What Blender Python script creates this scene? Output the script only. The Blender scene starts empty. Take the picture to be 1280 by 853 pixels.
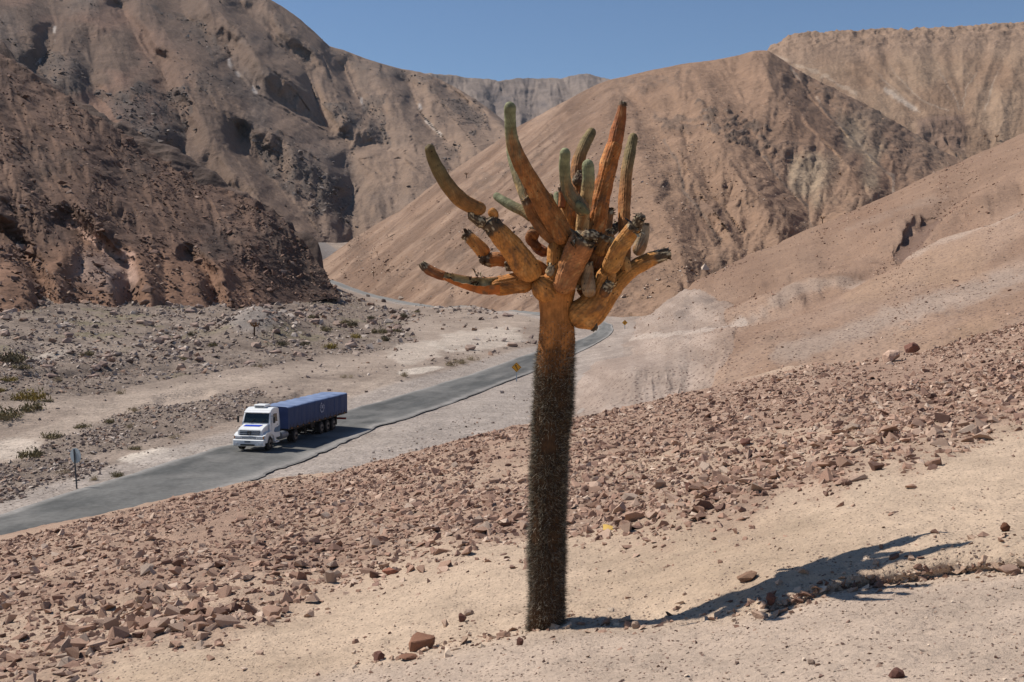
import bpy, bmesh, math, random
import numpy as np
from mathutils import Vector, Matrix
random.seed(7); rng = np.random.default_rng(7)
S = bpy.context.scene; COL = S.collection; R = math.radians

# ------------------------------------------------------------------ camera, sky, sun, exposure
F = 1422.2; HOR = 365.0; PITCH = math.atan((426.5-HOR)/F)
cam_d = bpy.data.cameras.new("camera"); cam_d.lens = 40; cam_d.sensor_width = 36
cam_d.clip_start = 0.1; cam_d.clip_end = 60000
cam = bpy.data.objects.new("camera", cam_d); COL.objects.link(cam)
cam.location = (0, 0, 0); cam.rotation_euler = (math.pi/2-PITCH, 0, 0); S.camera = cam
SUN_EL = 52.0; SUN_AZ = -72.0            # azimuth from +Y, negative = towards -X
w = bpy.data.worlds.new("World"); S.world = w; w.use_nodes = True
wn = w.node_tree
sky = wn.nodes.new('ShaderNodeTexSky'); sky.sky_type = 'NISHITA'; sky.sun_disc = False
sky.sun_elevation = R(SUN_EL); sky.sun_rotation = R(SUN_AZ)
sky.altitude = 2000; sky.air_density = 1.1; sky.dust_density = 0.0; sky.ozone_density = 4.5
wn.links.new(sky.outputs[0], wn.nodes['Background'].inputs[0])
wn.nodes['Background'].inputs[1].default_value = 0.092
sun_d = bpy.data.lights.new("sun", 'SUN'); sun_d.energy = 5.0; sun_d.angle = R(0.5); sun_d.color = (1, .955, .89)
sun = bpy.data.objects.new("sun", sun_d); COL.objects.link(sun)
sv = Vector((math.sin(R(SUN_AZ))*math.cos(R(SUN_EL)), math.cos(R(SUN_AZ))*math.cos(R(SUN_EL)), math.sin(R(SUN_EL))))
sun.rotation_euler = sv.to_track_quat('Z', 'Y').to_euler()
S.view_settings.view_transform = 'Standard'; S.view_settings.look = 'None'
S.view_settings.exposure = 0; S.view_settings.gamma = 1
S.cycles.max_bounces = 5; S.cycles.diffuse_bounces = 1; S.cycles.glossy_bounces = 2
S.cycles.transmission_bounces = 4; S.cycles.volume_bounces = 0

# ------------------------------------------------------------------ numeric helpers
sp, cp = math.sin(PITCH), math.cos(PITCH)
def P(px, py, D):
    """point seen at pixel (px, py) of the 1280 wide photograph whose distance along +Y is D"""
    px = np.asarray(px, float); py = np.asarray(py, float)
    b = (426.5-py)/F; y = cp+b*sp
    return np.stack([(px-640)/F/y*D, np.ones_like(y)*D, (b*cp-sp)/y*D], -1)
def proj(p):
    p = np.asarray(p, float)
    d = p[..., 1]*cp - p[..., 2]*sp; u = p[..., 1]*sp + p[..., 2]*cp
    return 640+F*p[..., 0]/d, 426.5-F*u/d
def _h(ix, iy, iz, s):
    n = (ix.astype(np.uint32)*np.uint32(73856093)) ^ (iy.astype(np.uint32)*np.uint32(19349663)) ^ (iz.astype(np.uint32)*np.uint32(83492791)) ^ np.uint32(s*2654435 % 4294967291)
    n ^= n >> np.uint32(13); n *= np.uint32(1274126177); n ^= n >> np.uint32(16); n *= np.uint32(2246822519); n ^= n >> np.uint32(15)
    return n.astype(np.float64)/4294967295.0
def vnoise(x, y, z, s=0):
    x = np.asarray(x, float); y = np.asarray(y, float)+0*x; z = np.asarray(z, float)+0*x
    x = x+1000.13; y = y+2000.31; z = z+3000.7
    ix, iy, iz = np.floor(x).astype(np.int64), np.floor(y).astype(np.int64), np.floor(z).astype(np.int64)
    fx, fy, fz = x-ix, y-iy, z-iz
    fx, fy, fz = [f*f*f*(f*(f*6-15)+10) for f in (fx, fy, fz)]
    r = 0
    for a in (0, 1):
        wa = fx if a else 1-fx
        for b in (0, 1):
            wb = fy if b else 1-fy
            for c in (0, 1):
                wc = fz if c else 1-fz
                r = r+_h(ix+a, iy+b, iz+c, s)*wa*wb*wc
    return r*2-1
def fbm(x, y, z, sc, o=5, s=0, g=.5, ridged=False):
    r = 0; a = 1; t = 0; f = 1/sc
    for k in range(o):
        n = vnoise(x*f, y*f, z*f, s+k*17)
        if ridged: n = 1-2*np.abs(n)
        r = r+a*n; t += a; a *= g; f *= 2.03
    return r/t
def sm(a, b, x): t = np.clip((x-a)/(b-a), 0, 1); return t*t*(3-2*t)
def pdist(px, py, poly, sx=1, sy=1):
    """distance to a polyline, in pixels scaled by sx, sy"""
    d = np.full(px.shape, 1e9)
    for (a, b) in zip(poly[:-1], poly[1:]):
        ax, ay, bx, by = a[0]*sx, a[1]*sy, b[0]*sx, b[1]*sy
        vx, vy = bx-ax, by-ay; L = vx*vx+vy*vy+1e-9
        t = np.clip(((px*sx-ax)*vx+(py*sy-ay)*vy)/L, 0, 1)
        d = np.minimum(d, np.hypot(px*sx-ax-t*vx, py*sy-ay-t*vy))
    return d
def pdists(px, py, polys):
    d = np.full(px.shape, 1e9)
    for p in polys: d = np.minimum(d, pdist(px, py, p))
    return d
def inpoly(px, py, poly):
    c = np.zeros(px.shape, bool); n = len(poly)
    for i in range(n):
        x1, y1 = poly[i]; x2, y2 = poly[(i+1) % n]
        if y1 == y2: continue
        c ^= ((y1 > py) != (y2 > py)) & (px < (x2-x1)*(py-y1)/(y2-y1)+x1)
    return c
class TPS:
    def __init__(s, pts, vals):
        p = np.array(pts, float)/200; n = len(p); s.p = p
        K = s.k(np.hypot(p[:, None, 0]-p[None, :, 0], p[:, None, 1]-p[None, :, 1]))
        A = np.zeros((n+3, n+3)); A[:n, :n] = K+1e-6*np.eye(n); A[:n, n] = 1; A[:n, n+1:] = p; A[n, :n] = 1; A[n+1:, :n] = p.T
        s.w = np.linalg.solve(A, np.concatenate([vals, [0, 0, 0]]))
    @staticmethod
    def k(r): return np.where(r > 0, r*r*np.log(r+1e-12), 0)
    def __call__(s, px, py):
        x = np.asarray(px, float)/200; y = np.asarray(py, float)/200
        r = s.w[-3]+s.w[-2]*x+s.w[-1]*y
        for i in range(len(s.p)): r = r+s.w[i]*s.k(np.hypot(x-s.p[i, 0], y-s.p[i, 1]))
        return r

# ------------------------------------------------------------------ object helpers
def tag(o, label=None, cat=None, group=None, kind=None):
    if label: o['label'] = label
    if cat: o['category'] = cat
    if group: o['group'] = group
    if kind: o['kind'] = kind
    return o
def thing(name, loc, rz=0, **k):
    o = bpy.data.objects.new(name, None); COL.objects.link(o); o.empty_display_size = .2
    o.location = loc; o.rotation_euler = (0, 0, rz); return tag(o, **k)
def link(name, me, parent=None, mat=None):
    o = bpy.data.objects.new(name, me); COL.objects.link(o)
    if parent is not None: o.parent = parent
    if mat is not None and len(me.materials) == 0: me.materials.append(mat)
    return o
def npmesh(name, V, Fc, mat=None, col=None, smooth=True):
    V = np.asarray(V, np.float32).reshape(-1, 3); Fc = np.asarray(Fc, np.int32); k = Fc.shape[1]; n = len(Fc)
    me = bpy.data.meshes.new(name)
    me.vertices.add(len(V)); me.vertices.foreach_set('co', V.ravel())
    me.loops.add(n*k); me.loops.foreach_set('vertex_index', Fc.ravel())
    me.polygons.add(n); me.polygons.foreach_set('loop_start', np.arange(0, n*k, k, dtype=np.int32))
    try: me.polygons.foreach_set('loop_total', np.full(n, k, np.int32))
    except Exception: pass
    me.polygons.foreach_set('use_smooth', np.full(n, smooth))
    me.update(calc_edges=True)
    if col is not None:
        c = np.ones((len(V), 4), np.float32); c[:, :3] = np.clip(np.asarray(col).reshape(-1, 3), 0, 1)
        a = me.color_attributes.new('col', 'FLOAT_COLOR', 'POINT'); a.data.foreach_set('color', c.ravel())
    if mat: me.materials.append(mat)
    return me
def gridfaces(nr, nc):
    i = np.arange(nr-1)[:, None]*nc+np.arange(nc-1)[None, :]
    return np.stack([i, i+1, i+nc+1, i+nc], -1).reshape(-1, 4)
def bm_obj(name, bm, mat, parent=None, smooth=False, bevel=0):
    me = bpy.data.meshes.new(name); bmesh.ops.recalc_face_normals(bm, faces=bm.faces)
    if bevel: bmesh.ops.bevel(bm, geom=list(bm.edges), offset=bevel, segments=1, affect='EDGES', clamp_overlap=True)
    for f in bm.faces: f.smooth = smooth
    bm.to_mesh(me); bm.free(); me.materials.append(mat)
    return link(name, me, parent)
def lin(r, g, b):
    f = lambda c: (c/255/12.92 if c/255 <= .04045 else ((c/255+.055)/1.055)**2.4)
    return np.array([f(r), f(g), f(b)])

# ------------------------------------------------------------------ materials
def mat_base(name):
    m = bpy.data.materials.new(name); m.use_nodes = True; return m, m.node_tree, m.node_tree.nodes['Principled BSDF']
def mat_plain(name, c, rough=.6, metal=0, spec=.4, var=.12, scale=8, bump=0, bscale=30):
    m, t, b = mat_base(name)
    tc = t.nodes.new('ShaderNodeTexCoord'); n = t.nodes.new('ShaderNodeTexNoise'); n.inputs['Scale'].default_value = scale; n.inputs['Detail'].default_value = 6
    t.links.new(tc.outputs['Object'], n.inputs['Vector'])
    r = t.nodes.new('ShaderNodeValToRGB'); r.color_ramp.elements[0].position = .3; r.color_ramp.elements[1].position = .7
    r.color_ramp.elements[0].color = (*[x*(1-var*1.6) for x in c], 1); r.color_ramp.elements[1].color = (*[min(1, x*(1+var)) for x in c], 1)
    t.links.new(n.outputs[0], r.inputs[0]); t.links.new(r.outputs[0], b.inputs['Base Color'])
    b.inputs['Roughness'].default_value = rough; b.inputs['Metallic'].default_value = metal; b.inputs['Specular IOR Level'].default_value = spec
    if bump:
        n2 = t.nodes.new('ShaderNodeTexNoise'); n2.inputs['Scale'].default_value = bscale; n2.inputs['Detail'].default_value = 5
        t.links.new(tc.outputs['Object'], n2.inputs['Vector'])
        bp = t.nodes.new('ShaderNodeBump'); bp.inputs['Strength'].default_value = 1; bp.inputs['Distance'].default_value = bump
        t.links.new(n2.outputs[0], bp.inputs['Height']); t.links.new(bp.outputs[0], b.inputs['Normal'])
    return m
def mat_ground(name, fine=.35, scales=(.5, 4), bumps=((3, .05), (20, .01)), rough=.95, speck=0, speck_scale=8, speck_col=(.2, .15, .12)):
    """the colour attribute times grain, with stacked bump; scales in 1/m"""
    m, t, b = mat_base(name); N, L = t.nodes, t.links
    at = N.new('ShaderNodeAttribute'); at.attribute_name = 'col'
    tc = N.new('ShaderNodeTexCoord'); cur = at.outputs['Color']
    for i, s in enumerate(scales):
        n = N.new('ShaderNodeTexNoise'); n.inputs['Scale'].default_value = s; n.inputs['Detail'].default_value = 8; n.inputs['Roughness'].default_value = .65
        L.new(tc.outputs['Object'], n.inputs['Vector'])
        mr = N.new('ShaderNodeMapRange'); mr.inputs[1].default_value = .3; mr.inputs[2].default_value = .7; mr.inputs[3].default_value = 1-fine; mr.inputs[4].default_value = 1+fine
        L.new(n.outputs[0], mr.inputs[0])
        mx = N.new('ShaderNodeVectorMath'); mx.operation = 'SCALE'; L.new(cur, mx.inputs[0]); L.new(mr.outputs[0], mx.inputs['Scale']); cur = mx.outputs[0]
    if speck:
        v = N.new('ShaderNodeTexVoronoi'); v.inputs['Scale'].default_value = speck_scale; L.new(tc.outputs['Object'], v.inputs['Vector'])
        sx = N.new('ShaderNodeSeparateColor'); L.new(v.outputs['Color'], sx.inputs[0])
        a = N.new('ShaderNodeMath'); a.operation = 'LESS_THAN'; a.inputs[1].default_value = speck; L.new(sx.outputs[0], a.inputs[0])
        d = N.new('ShaderNodeMath'); d.operation = 'LESS_THAN'; d.inputs[1].default_value = .32; L.new(v.outputs['Distance'], d.inputs[0])
        mu = N.new('ShaderNodeMath'); mu.operation = 'MULTIPLY'; L.new(a.outputs[0], mu.inputs[0]); L.new(d.outputs[0], mu.inputs[1])
        mi = N.new('ShaderNodeMix'); mi.data_type = 'RGBA'; L.new(mu.outputs[0], mi.inputs[0]); L.new(cur, mi.inputs[6]); mi.inputs[7].default_value = (*speck_col, 1); cur = mi.outputs[2]
    L.new(cur, b.inputs['Base Color']); b.inputs['Roughness'].default_value = rough; b.inputs['Specular IOR Level'].default_value = .12
    prev = None
    for s, h in bumps:
        n = N.new('ShaderNodeTexNoise'); n.inputs['Scale'].default_value = s; n.inputs['Detail'].default_value = 7; n.inputs['Roughness'].default_value = .6
        L.new(tc.outputs['Object'], n.inputs['Vector'])
        bp = N.new('ShaderNodeBump'); bp.inputs['Strength'].default_value = 1; bp.inputs['Distance'].default_value = h
        L.new(n.outputs[0], bp.inputs['Height'])
        if prev is not None: L.new(prev, bp.inputs['Normal'])
        prev = bp.outputs[0]
    if prev is not None: L.new(prev, b.inputs['Normal'])
    return m
M_NEAR = mat_ground('hillside_soil', .14, (1.2, 16), ((6, .04), (36, .022), (120, .007)), speck=.3, speck_scale=30, speck_col=(.22, .155, .12))
M_VAL = mat_ground('valley_gravel', .2, (.25, 2), ((.9, .3), (4, .12)), speck=.4, speck_scale=3.2, speck_col=(.2, .16, .13))
M_SPUR = mat_ground('spur_scree', .2, (.08, .6), ((.25, .9), (1.2, .25)))
M_FAR = mat_ground('mountain_rock', .16, (.03, .35), ((.08, 3), (.35, 1.2)))
M_RIGHT = mat_ground('slope_scree', .13, (.06, 1.2), ((.2, .5), (1.1, .35)), speck=.45, speck_scale=2.4, speck_col=(.15, .10, .08))
M_ROAD = mat_ground('asphalt', .2, (.35, 3), ((30, .004),), rough=.85)
M_STONE = mat_ground('stone', .16, (9, 60), ((30, .008),), rough=.9)
M_BOULD = mat_ground('boulder', .15, (1.5, 9), ((5, .04),), rough=.9)

# ------------------------------------------------------------------ layered hillsides
def interp_lines(lines, px, nper, ease=None):
    """lines from bottom to top, each [(px,py,D)]; returns py, q of shape (rows, cols), row parameter t"""
    L = []
    for l in lines:
        a = np.array(l, float)
        L.append((np.interp(px, a[:, 0], a[:, 1]), np.interp(px, a[:, 0], 1/a[:, 2])))
    py = []; q = []; T = []
    for k in range(len(L)-1):
        n = nper[k]; e = 1 if k == len(L)-2 else 0
        t = np.linspace(0, 1, n+e, endpoint=bool(e))
        for tt in t:
            py.append(L[k][0]*(1-tt)+L[k+1][0]*tt); q.append(L[k][1]*(1-tt)+L[k+1][1]*tt); T.append(k+tt)
    return np.array(py), np.array(q), np.array(T)
def normals(G):
    du = np.gradient(G, axis=1); dv = np.gradient(G, axis=0)
    n = np.cross(du, dv); n /= np.linalg.norm(n, axis=-1, keepdims=True)+1e-12
    n[n[..., 2] < 0] *= -1
    return n
def smooth_rows(A, k):
    for _ in range(k):
        B = A.copy(); B[1:-1] = (A[:-2]+2*A[1:-1]+A[2:])/4; A = B
    return A
def relief(px, py, ridges, valleys, W=40):
    dr = pdists(px, py, ridges); dv = pdists(px, py, valleys)
    dvs = np.hypot(dv, 7)-7; drs = np.hypot(dr, 6)-6
    return (dvs/(dvs+drs+9)), np.minimum(dr, dv)
def erosion(px, py, phi, cell, o=4, s=0, branch=1.6, gain=.52):
    """gullies that run down the gradient of phi and branch; returns about -1..1"""
    e = 1.0; gx = (phi(px+e, py)-phi(px-e, py))/2; gy = (phi(px, py+e)-phi(px, py-e))/2
    n = np.hypot(gx, gy)+1e-6; dx, dy = gx/n, gy/n           # points uphill
    H = 0; hx = np.zeros_like(px); hy = np.zeros_like(px); a = 1.0; f = 1.0/cell; tot = 0
    for k in range(o):
        ax = -(dy+hy*branch); ay = dx+hx*branch; m = np.hypot(ax, ay)+1e-6; ax, ay = ax/m, ay/m
        X, Y = px*f+57.3*k, py*f*.8+31.7*k; ix, iy = np.floor(X), np.floor(Y); fx, fy = X-ix, Y-iy
        va = 0; dd = 0; wt = 0
        for i in (-1, 0, 1, 2):
            for j in (-1, 0, 1, 2):
                jx, jy = (ix+i).astype(np.int64)+5000, (iy+j).astype(np.int64)+5000; zz = np.zeros_like(jx)
                rx = fx-i-(_h(jx, jy, zz, s+k)-.5)*.9; ry = fy-j-(_h(jx, jy, zz+7, s+k)-.5)*.9
                w_ = np.exp(-(rx*rx+ry*ry)*2.2); ph = (rx*ax+ry*ay)*2*np.pi*1.15
                va = va+np.cos(ph)*w_; dd = dd-np.sin(ph)*w_; wt = wt+w_
        va = va/wt; dd = dd/wt; H = H+a*va; hx = hx+dd*ax*a; hy = hy+dd*ay*a; tot += a; a *= gain; f *= 2.0
    return H/tot
def layer(name, px, lines, nper, mat, colfn, dispfn=None, drow=None, smooth=6, skirt=(12, .5), noise=None, tagk='structure', blend=None):
    py, q, T = interp_lines(lines, px, nper)
    q = smooth_rows(q, smooth)
    PX = np.broadcast_to(px, py.shape)
    if blend is not None: q = blend(PX, py, T[:, None]+0*py, q)
    if dispfn is not None: q = q*(1+dispfn(PX, py, T[:, None]+0*py))
    G = P(PX, py, 1/q); Tm = T[:, None]+0*py
    # back side: carry on beyond the crest and fall away
    n, drop = skirt; top = G[-1]; D = top[:, 1]
    rows = []
    for k in range(1, n+1):
        s = k/n; y = D*(1+.42*s); z = top[:, 2]-drop*D*.42*(s**1.6)
        rows.append(np.stack([top[:, 0]*y/D, y, z], -1))
    G = np.concatenate([G, np.array(rows)]); ex = lambda A: np.concatenate([A, np.repeat(A[-1:], n, 0)])
    PXe, PYe, Te = ex(PX), ex(py), ex(Tm)
    nr = normals(G)
    h = noise(G, PXe, PYe, Te) if noise else 0
    G2 = G+nr*np.asarray(h)[..., None]
    nr2 = normals(G2)
    c = colfn(G2, PXe, PYe, Te, nr2, h)
    GRIDS[name] = (G2[:-n], PXe[:-n], PYe[:-n])
    me = npmesh(name, G2, gridfaces(*G2.shape[:2]), mat, c)
    o = link(name, me); tag(o, kind=tagk)
    return o
GRIDS = {}
def cols(a, b, n, lo=-500, hi=1800, m=50):
    return np.unique(np.concatenate([np.linspace(lo, a, m) if lo < a else [], np.linspace(a, b, n), np.linspace(b, hi, m) if hi > b else []]))
def mix(a, b, t): return np.asarray(a)*(1-t[..., None])+np.asarray(b)*t[..., None]

# ---- near hillside, between the camera's feet and the rubble crest
NC = [(-500, 790, 26), (-200, 722, 27), (0, 674, 28), (150, 638, 28.5), (300, 605, 29), (420, 589, 29.5), (480, 574, 30), (560, 553, 30), (640, 534, 30.5),
      (720, 520, 30.7), (800, 501, 31), (900, 481, 31.5), (980, 462, 32), (1060, 452, 32.5), (1150, 440, 33), (1200, 424, 33.5), (1280, 402, 34), (1500, 345, 36), (1800, 270, 38)]
def q_plane(px, py): return ((py-365)/F+.17*(px-640)/F-.112)/1.6
_pts = [(a, b) for a, b, c in NC]; _v = [1/c for a, b, c in NC]
for a in range(-500, 1801, 300):
    base = 790-(a-0)*.16
    for b in (base, base+130, base+330, base+700):
        qq = q_plane(a, b)
        if qq > .07: _pts.append((a, b)); _v.append(qq)
_tn = TPS(_pts, np.array(_v))
LEDGE = [(-500, 1010), (300, 868), (480, 832), (600, 806), (690, 787), (800, 778), (900, 770), (960, 760), (1040, 738), (1100, 724), (1200, 708), (1280, 702), (1500, 690), (1800, 670)]
_lx, _ly = zip(*LEDGE)
def near_q(px, py):
    px = np.asarray(px, float); py = np.asarray(py, float)
    q = _tn(px, py)
    ly = np.interp(px, _lx, _ly); d = ly-py              # >0 above the toe of the bank
    k = .22+.78*sm(760, 1080, px)
    b = np.clip(d/52., 0, 1.6); b = np.where(b > 0, b-b*b*.31, 0)/.806
    bank = b*(1-sm(70, 330, d))*k
    return q*(1+.185*bank)*(1+.065*sm(820, 1150, px)*sm(430, 690, py))
RUB_LO = [(-500, 1010), (0, 885), (120, 850), (200, 815), (270, 790), (340, 768), (400, 735), (460, 712), (520, 690), (600, 678), (720, 672), (800, 668), (880, 662), (950, 640), (1020, 612), (1090, 590), (1160, 560), (1220, 533), (1280, 512), (1500, 440), (1800, 350)]
_rx, _ry = zip(*RUB_LO)
def rubble_mask(px, py):
    ry = np.interp(px, _rx, _ry)
    return sm(34, -24, py-ry+22*vnoise(px/55, py/30, 0, 5)+9*vnoise(px/14, py/9, 0, 6))
SAND = lin(200, 175, 150); SANDD = lin(184, 160, 136); REDD = lin(170, 140, 120); PATH = lin(190, 169, 151)
def near_noise_xyz(G, PX, PY):
    x, y, z = G[..., 0], G[..., 1], G[..., 2]
    rb = rubble_mask(PX, PY); ly = np.interp(PX, _lx, _ly)
    h = .10*fbm(x, y, z, 3.5, 3, 3)+.045*fbm(x, y, z, .8, 5, 9, g=.55)+.022*fbm(x, y*1.3, z, .22, 4, 21, g=.6)
    h = h+rb*.05*fbm(x, y, z, .45, 3, 31)
    lob = sm(-2, 14, ly-PY)*(1-sm(14, 70, ly-PY))*sm(600, 760, PX)
    h = h+lob*.07*(fbm(x, y, z, .35, 4, 41))
    return h
def near_point(px, py):
    """a point on the near ground seen at this pixel"""
    px = np.atleast_1d(np.asarray(px, float)); py = np.atleast_1d(np.asarray(py, float))
    G = P(px, py, 1/near_q(px, py)); G[..., 2] += near_noise_xyz(G, px, py)
    return G
def build_near():
    px = cols(-30, 1310, 520); na, nb = 290, 40
    crest = np.interp(px, [a for a, b, c in NC], [b for a, b, c in NC])
    T = np.concatenate([np.linspace(0, 1, nb, endpoint=False)*.0, []])
    rows = []
    for t in np.linspace(0, 1, nb, endpoint=False)**.8: rows.append(1450*(1-t)+880*t+0*px)
    bot = np.maximum(880, crest+60)
    rows = [1450*(1-t)+bot*t for t in np.linspace(0, 1, nb, endpoint=False)]
    for t in np.linspace(0, 1, na): rows.append(bot*(1-t)+crest*t)
    PY = np.array(rows); PX = np.broadcast_to(px, PY.shape)
    G = P(PX, PY, 1/near_q(PX, PY))
    top = G[-1]; ext = []
    for k in range(1, 31):
        s = k*1.3; ext.append(top+np.stack([top[:, 0]/top[:, 1]*s, s+0*px, -(.14*s+.012*s*s)+0*px], -1))
    G = np.concatenate([G, np.array(ext)]); PX = np.broadcast_to(px, G.shape[:2]); PY = np.concatenate([PY, np.repeat(PY[-1:], 30, 0)])
    G[..., 2] += near_noise_xyz(G, PX, PY)
    x, y, z = G[..., 0], G[..., 1], G[..., 2]
    rb = rubble_mask(PX, PY); ly = np.interp(PX, _lx, _ly)
    c = mix(SAND, SANDD, sm(-.2, .5, fbm(x, y, z, 2.2, 4, 55)))
    c = mix(c, PATH, sm(12, -20, ly-PY)*.8)
    red = sm(-.4, .25, fbm(x, y*1.5, z, 5, 4, 66))*.85+.1
    c = mix(c, REDD*.86, rb*(.35+.65*red))
    c = c*(1+.10*fbm(x, y, z, .5, 3, 71))[..., None]
    o = link('hillside', npmesh('hillside', G, gridfaces(*G.shape[:2]), M_NEAR, c)); tag(o, kind='structure')
build_near()

# ---- valley floor
ROAD_R = [(0, 722), (100, 683), (200, 645), (299, 605), (327, 592), (357, 583), (395, 568), (420, 556), (442, 547), (470, 533), (507, 522), (566, 503), (599, 491), (637, 475), (671, 463), (700, 451), (720, 442), (741, 432), (755, 424), (763, 418), (767, 412), (764, 406), (754, 401.5), (740, 398), (720, 395), (700, 393), (676, 391), (650, 388), (619, 383.5), (585, 380.5), (550, 382.5), (520, 379.5), (500, 375.5), (479, 370.5), (464, 366.5), (436, 358), (420, 352), (408, 347)]
ROAD_L = [(-150, 690), (-60, 662), (0, 644), (93, 613), (172, 591), (225, 574), (261, 563), (305, 552), (350, 540), (395, 525.5), (433, 514), (486, 499), (539, 483), (592, 467.5), (640, 450), (671, 439), (695, 432.5), (717, 427.5), (732, 422), (742, 416.5), (748, 411.5), (748, 408.5), (741, 406), (730, 403), (715, 400), (698, 397), (676, 394.5), (650, 390.5), (619, 385), (588, 382), (552, 384.3), (516, 382), (496, 378), (473, 373), (457, 369), (430, 360.5), (416, 355), (404, 349.5)]
VD = []
for (a, b) in ROAD_R[:1]+ROAD_R[3:15:3]: pass
for y, x in ((720, 0), (660, 60), (605, 250), (566, 330), (540, 420), (510, 500)):
    VD.append((x, y, 16495/(y-365)))
VD += [(560, 485, 140), (610, 475, 152), (646, 462, 172), (700, 440, 215), (745, 420, 248), (756, 407, 272), (720, 398, 300), (676, 391, 330), (619, 384, 372), (550, 383, 400), (500, 376, 450), (464, 367, 500), (436, 358, 545), (412, 349, 600), (400, 315, 800), (370, 300, 900), (440, 325, 760),
       (0, 560, 86), (-300, 700, 50), (-300, 560, 86), (0, 500, 107), (0, 440, 142), (0, 385, 215), (0, 365, 250), (-300, 440, 140), (-300, 370, 240), (150, 500, 113), (150, 440, 156), (150, 385, 240), (150, 370, 270), (300, 480, 130), (300, 430, 180), (300, 385, 280), (300, 368, 320), (415, 365, 420), (430, 425, 205), (420, 470, 146), (500, 405, 270), (550, 440, 192), (600, 410, 270), (640, 400, 300), (600, 360, 480), (700, 375, 380),
       (640, 530, 103), (740, 540, 98), (700, 600, 72), (500, 700, 50), (700, 700, 50), (760, 500, 117), (800, 395, 300), (900, 560, 88), (800, 440, 190)]
_tv = TPS([(a, b) for a, b, c in VD], np.array([1/c for a, b, c in VD]))
def val_q(px, py): return np.maximum(_tv(px, py), 1/1500)
def val_base(px, py): return P(px, py, 1/val_q(px, py))
_road_c = [((a[0]+b[0])/2, (a[1]+b[1])/2) for a, b in zip(np.array([[np.interp(t, np.linspace(0, 1, len(ROAD_R)), [p[i] for p in ROAD_R]) for i in (0, 1)] for t in np.linspace(0, 1, 160)]), np.array([[np.interp(t, np.linspace(0, 1, len(ROAD_L)), [p[i] for p in ROAD_L]) for i in (0, 1)] for t in np.linspace(0, 1, 160)]))]
_rc = np.array(_road_c); _rcw = val_base(_rc[:, 0], _rc[:, 1])
def road_dist(G): return pdist(G[..., 0], G[..., 1], [(p[0], p[1]) for p in _rcw])
TRACK = [(-80, 600), (0, 565), (60, 540), (120, 517), (170, 500), (240, 488), (300, 479), (360, 467), (420, 458), (470, 450), (520, 440), (545, 420), (520, 405)]
TRACK2 = [(440, 500), (500, 470), (540, 430), (600, 412), (670, 396)]
ROCKY = [[(-50, 370), (120, 375), (420, 362), (480, 385), (540, 395), (500, 410), (530, 425), (470, 440), (380, 450), (300, 462), (200, 478), (130, 492), (0, 500), (-50, 500)],
         [(110, 520), (200, 497), (320, 486), (345, 500), (300, 520), (260, 535), (150, 560), (60, 575), (50, 560)],
         [(0, 580), (70, 560), (140, 580), (80, 610), (0, 630)]]
CUTS = [[(28, 466), (70, 467), (110, 463), (170, 458), (220, 455)], [(40, 441), (100, 443), (95, 440)], [(20, 430), (60, 431)], [(200, 494), (260, 487)], [(380, 490), (330, 505)], [(440, 493), (480, 478), (520, 470)], [(720, 500), (740, 470)], [(590, 540), (640, 545)]]
VG = lin(150, 133, 119); VL = lin(174, 156, 140); VDk = lin(112, 97, 86); GRAYSH = lin(163, 151, 141)
def val_masks(px, py):
    tr = np.maximum(sm(13, 4, pdist(px, py, TRACK, .45, 1.0)+3*vnoise(px/30, py/8, 0, 4))*(1-.35*sm(300, 380, px)), .7*sm(10, 3, pdist(px, py, TRACK2, .35, 1)))
    rk = np.zeros(px.shape)
    for p in ROCKY: rk = np.maximum(rk, inpoly(px, py, p)*1.0)
    return tr, rk*(1-tr)
def val_noise(G, px, py):
    x, y, z = G[..., 0], G[..., 1], G[..., 2]
    rd = road_dist(G); free = sm(5.5, 13, rd); D = np.maximum(y, 30)
    tr, rk = val_masks(px, py)
    h = free*(.45*fbm(x, y, 0*z, 28, 3, 101)+.35*fbm(x, y, 0*z, 7, 3, 107)*(1-.8*tr)+(.10+.30*rk)*fbm(x, y, 0*z, 1.8, 4, 113)*(1-.8*tr))
    for c in CUTS:
        cx = [p[0] for p in c]
        if cx[0] > cx[-1]: c = c[::-1]; cx = cx[::-1]
        yy = np.interp(px, cx, [p[1] for p in c]); inside = sm(cx[0]-12, cx[0]+8, px)*sm(cx[-1]+12, cx[-1]-8, px)
        d = py-yy
        h = h-free*inside*.55*(sm(-1, 1.5, d)*sm(20, 3, d))
    # mound of gravel behind the small cactus
    h = h+4.2*np.exp(-(((px-325)/46)**2)-(((py-413)/12)**2))
    return h-.12*sm(7, 4, rd)
def val_point(px, py):
    px = np.atleast_1d(np.asarray(px, float)); py = np.atleast_1d(np.asarray(py, float))
    G = val_base(px, py); G[..., 2] += val_noise(G, px, py); return G
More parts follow.
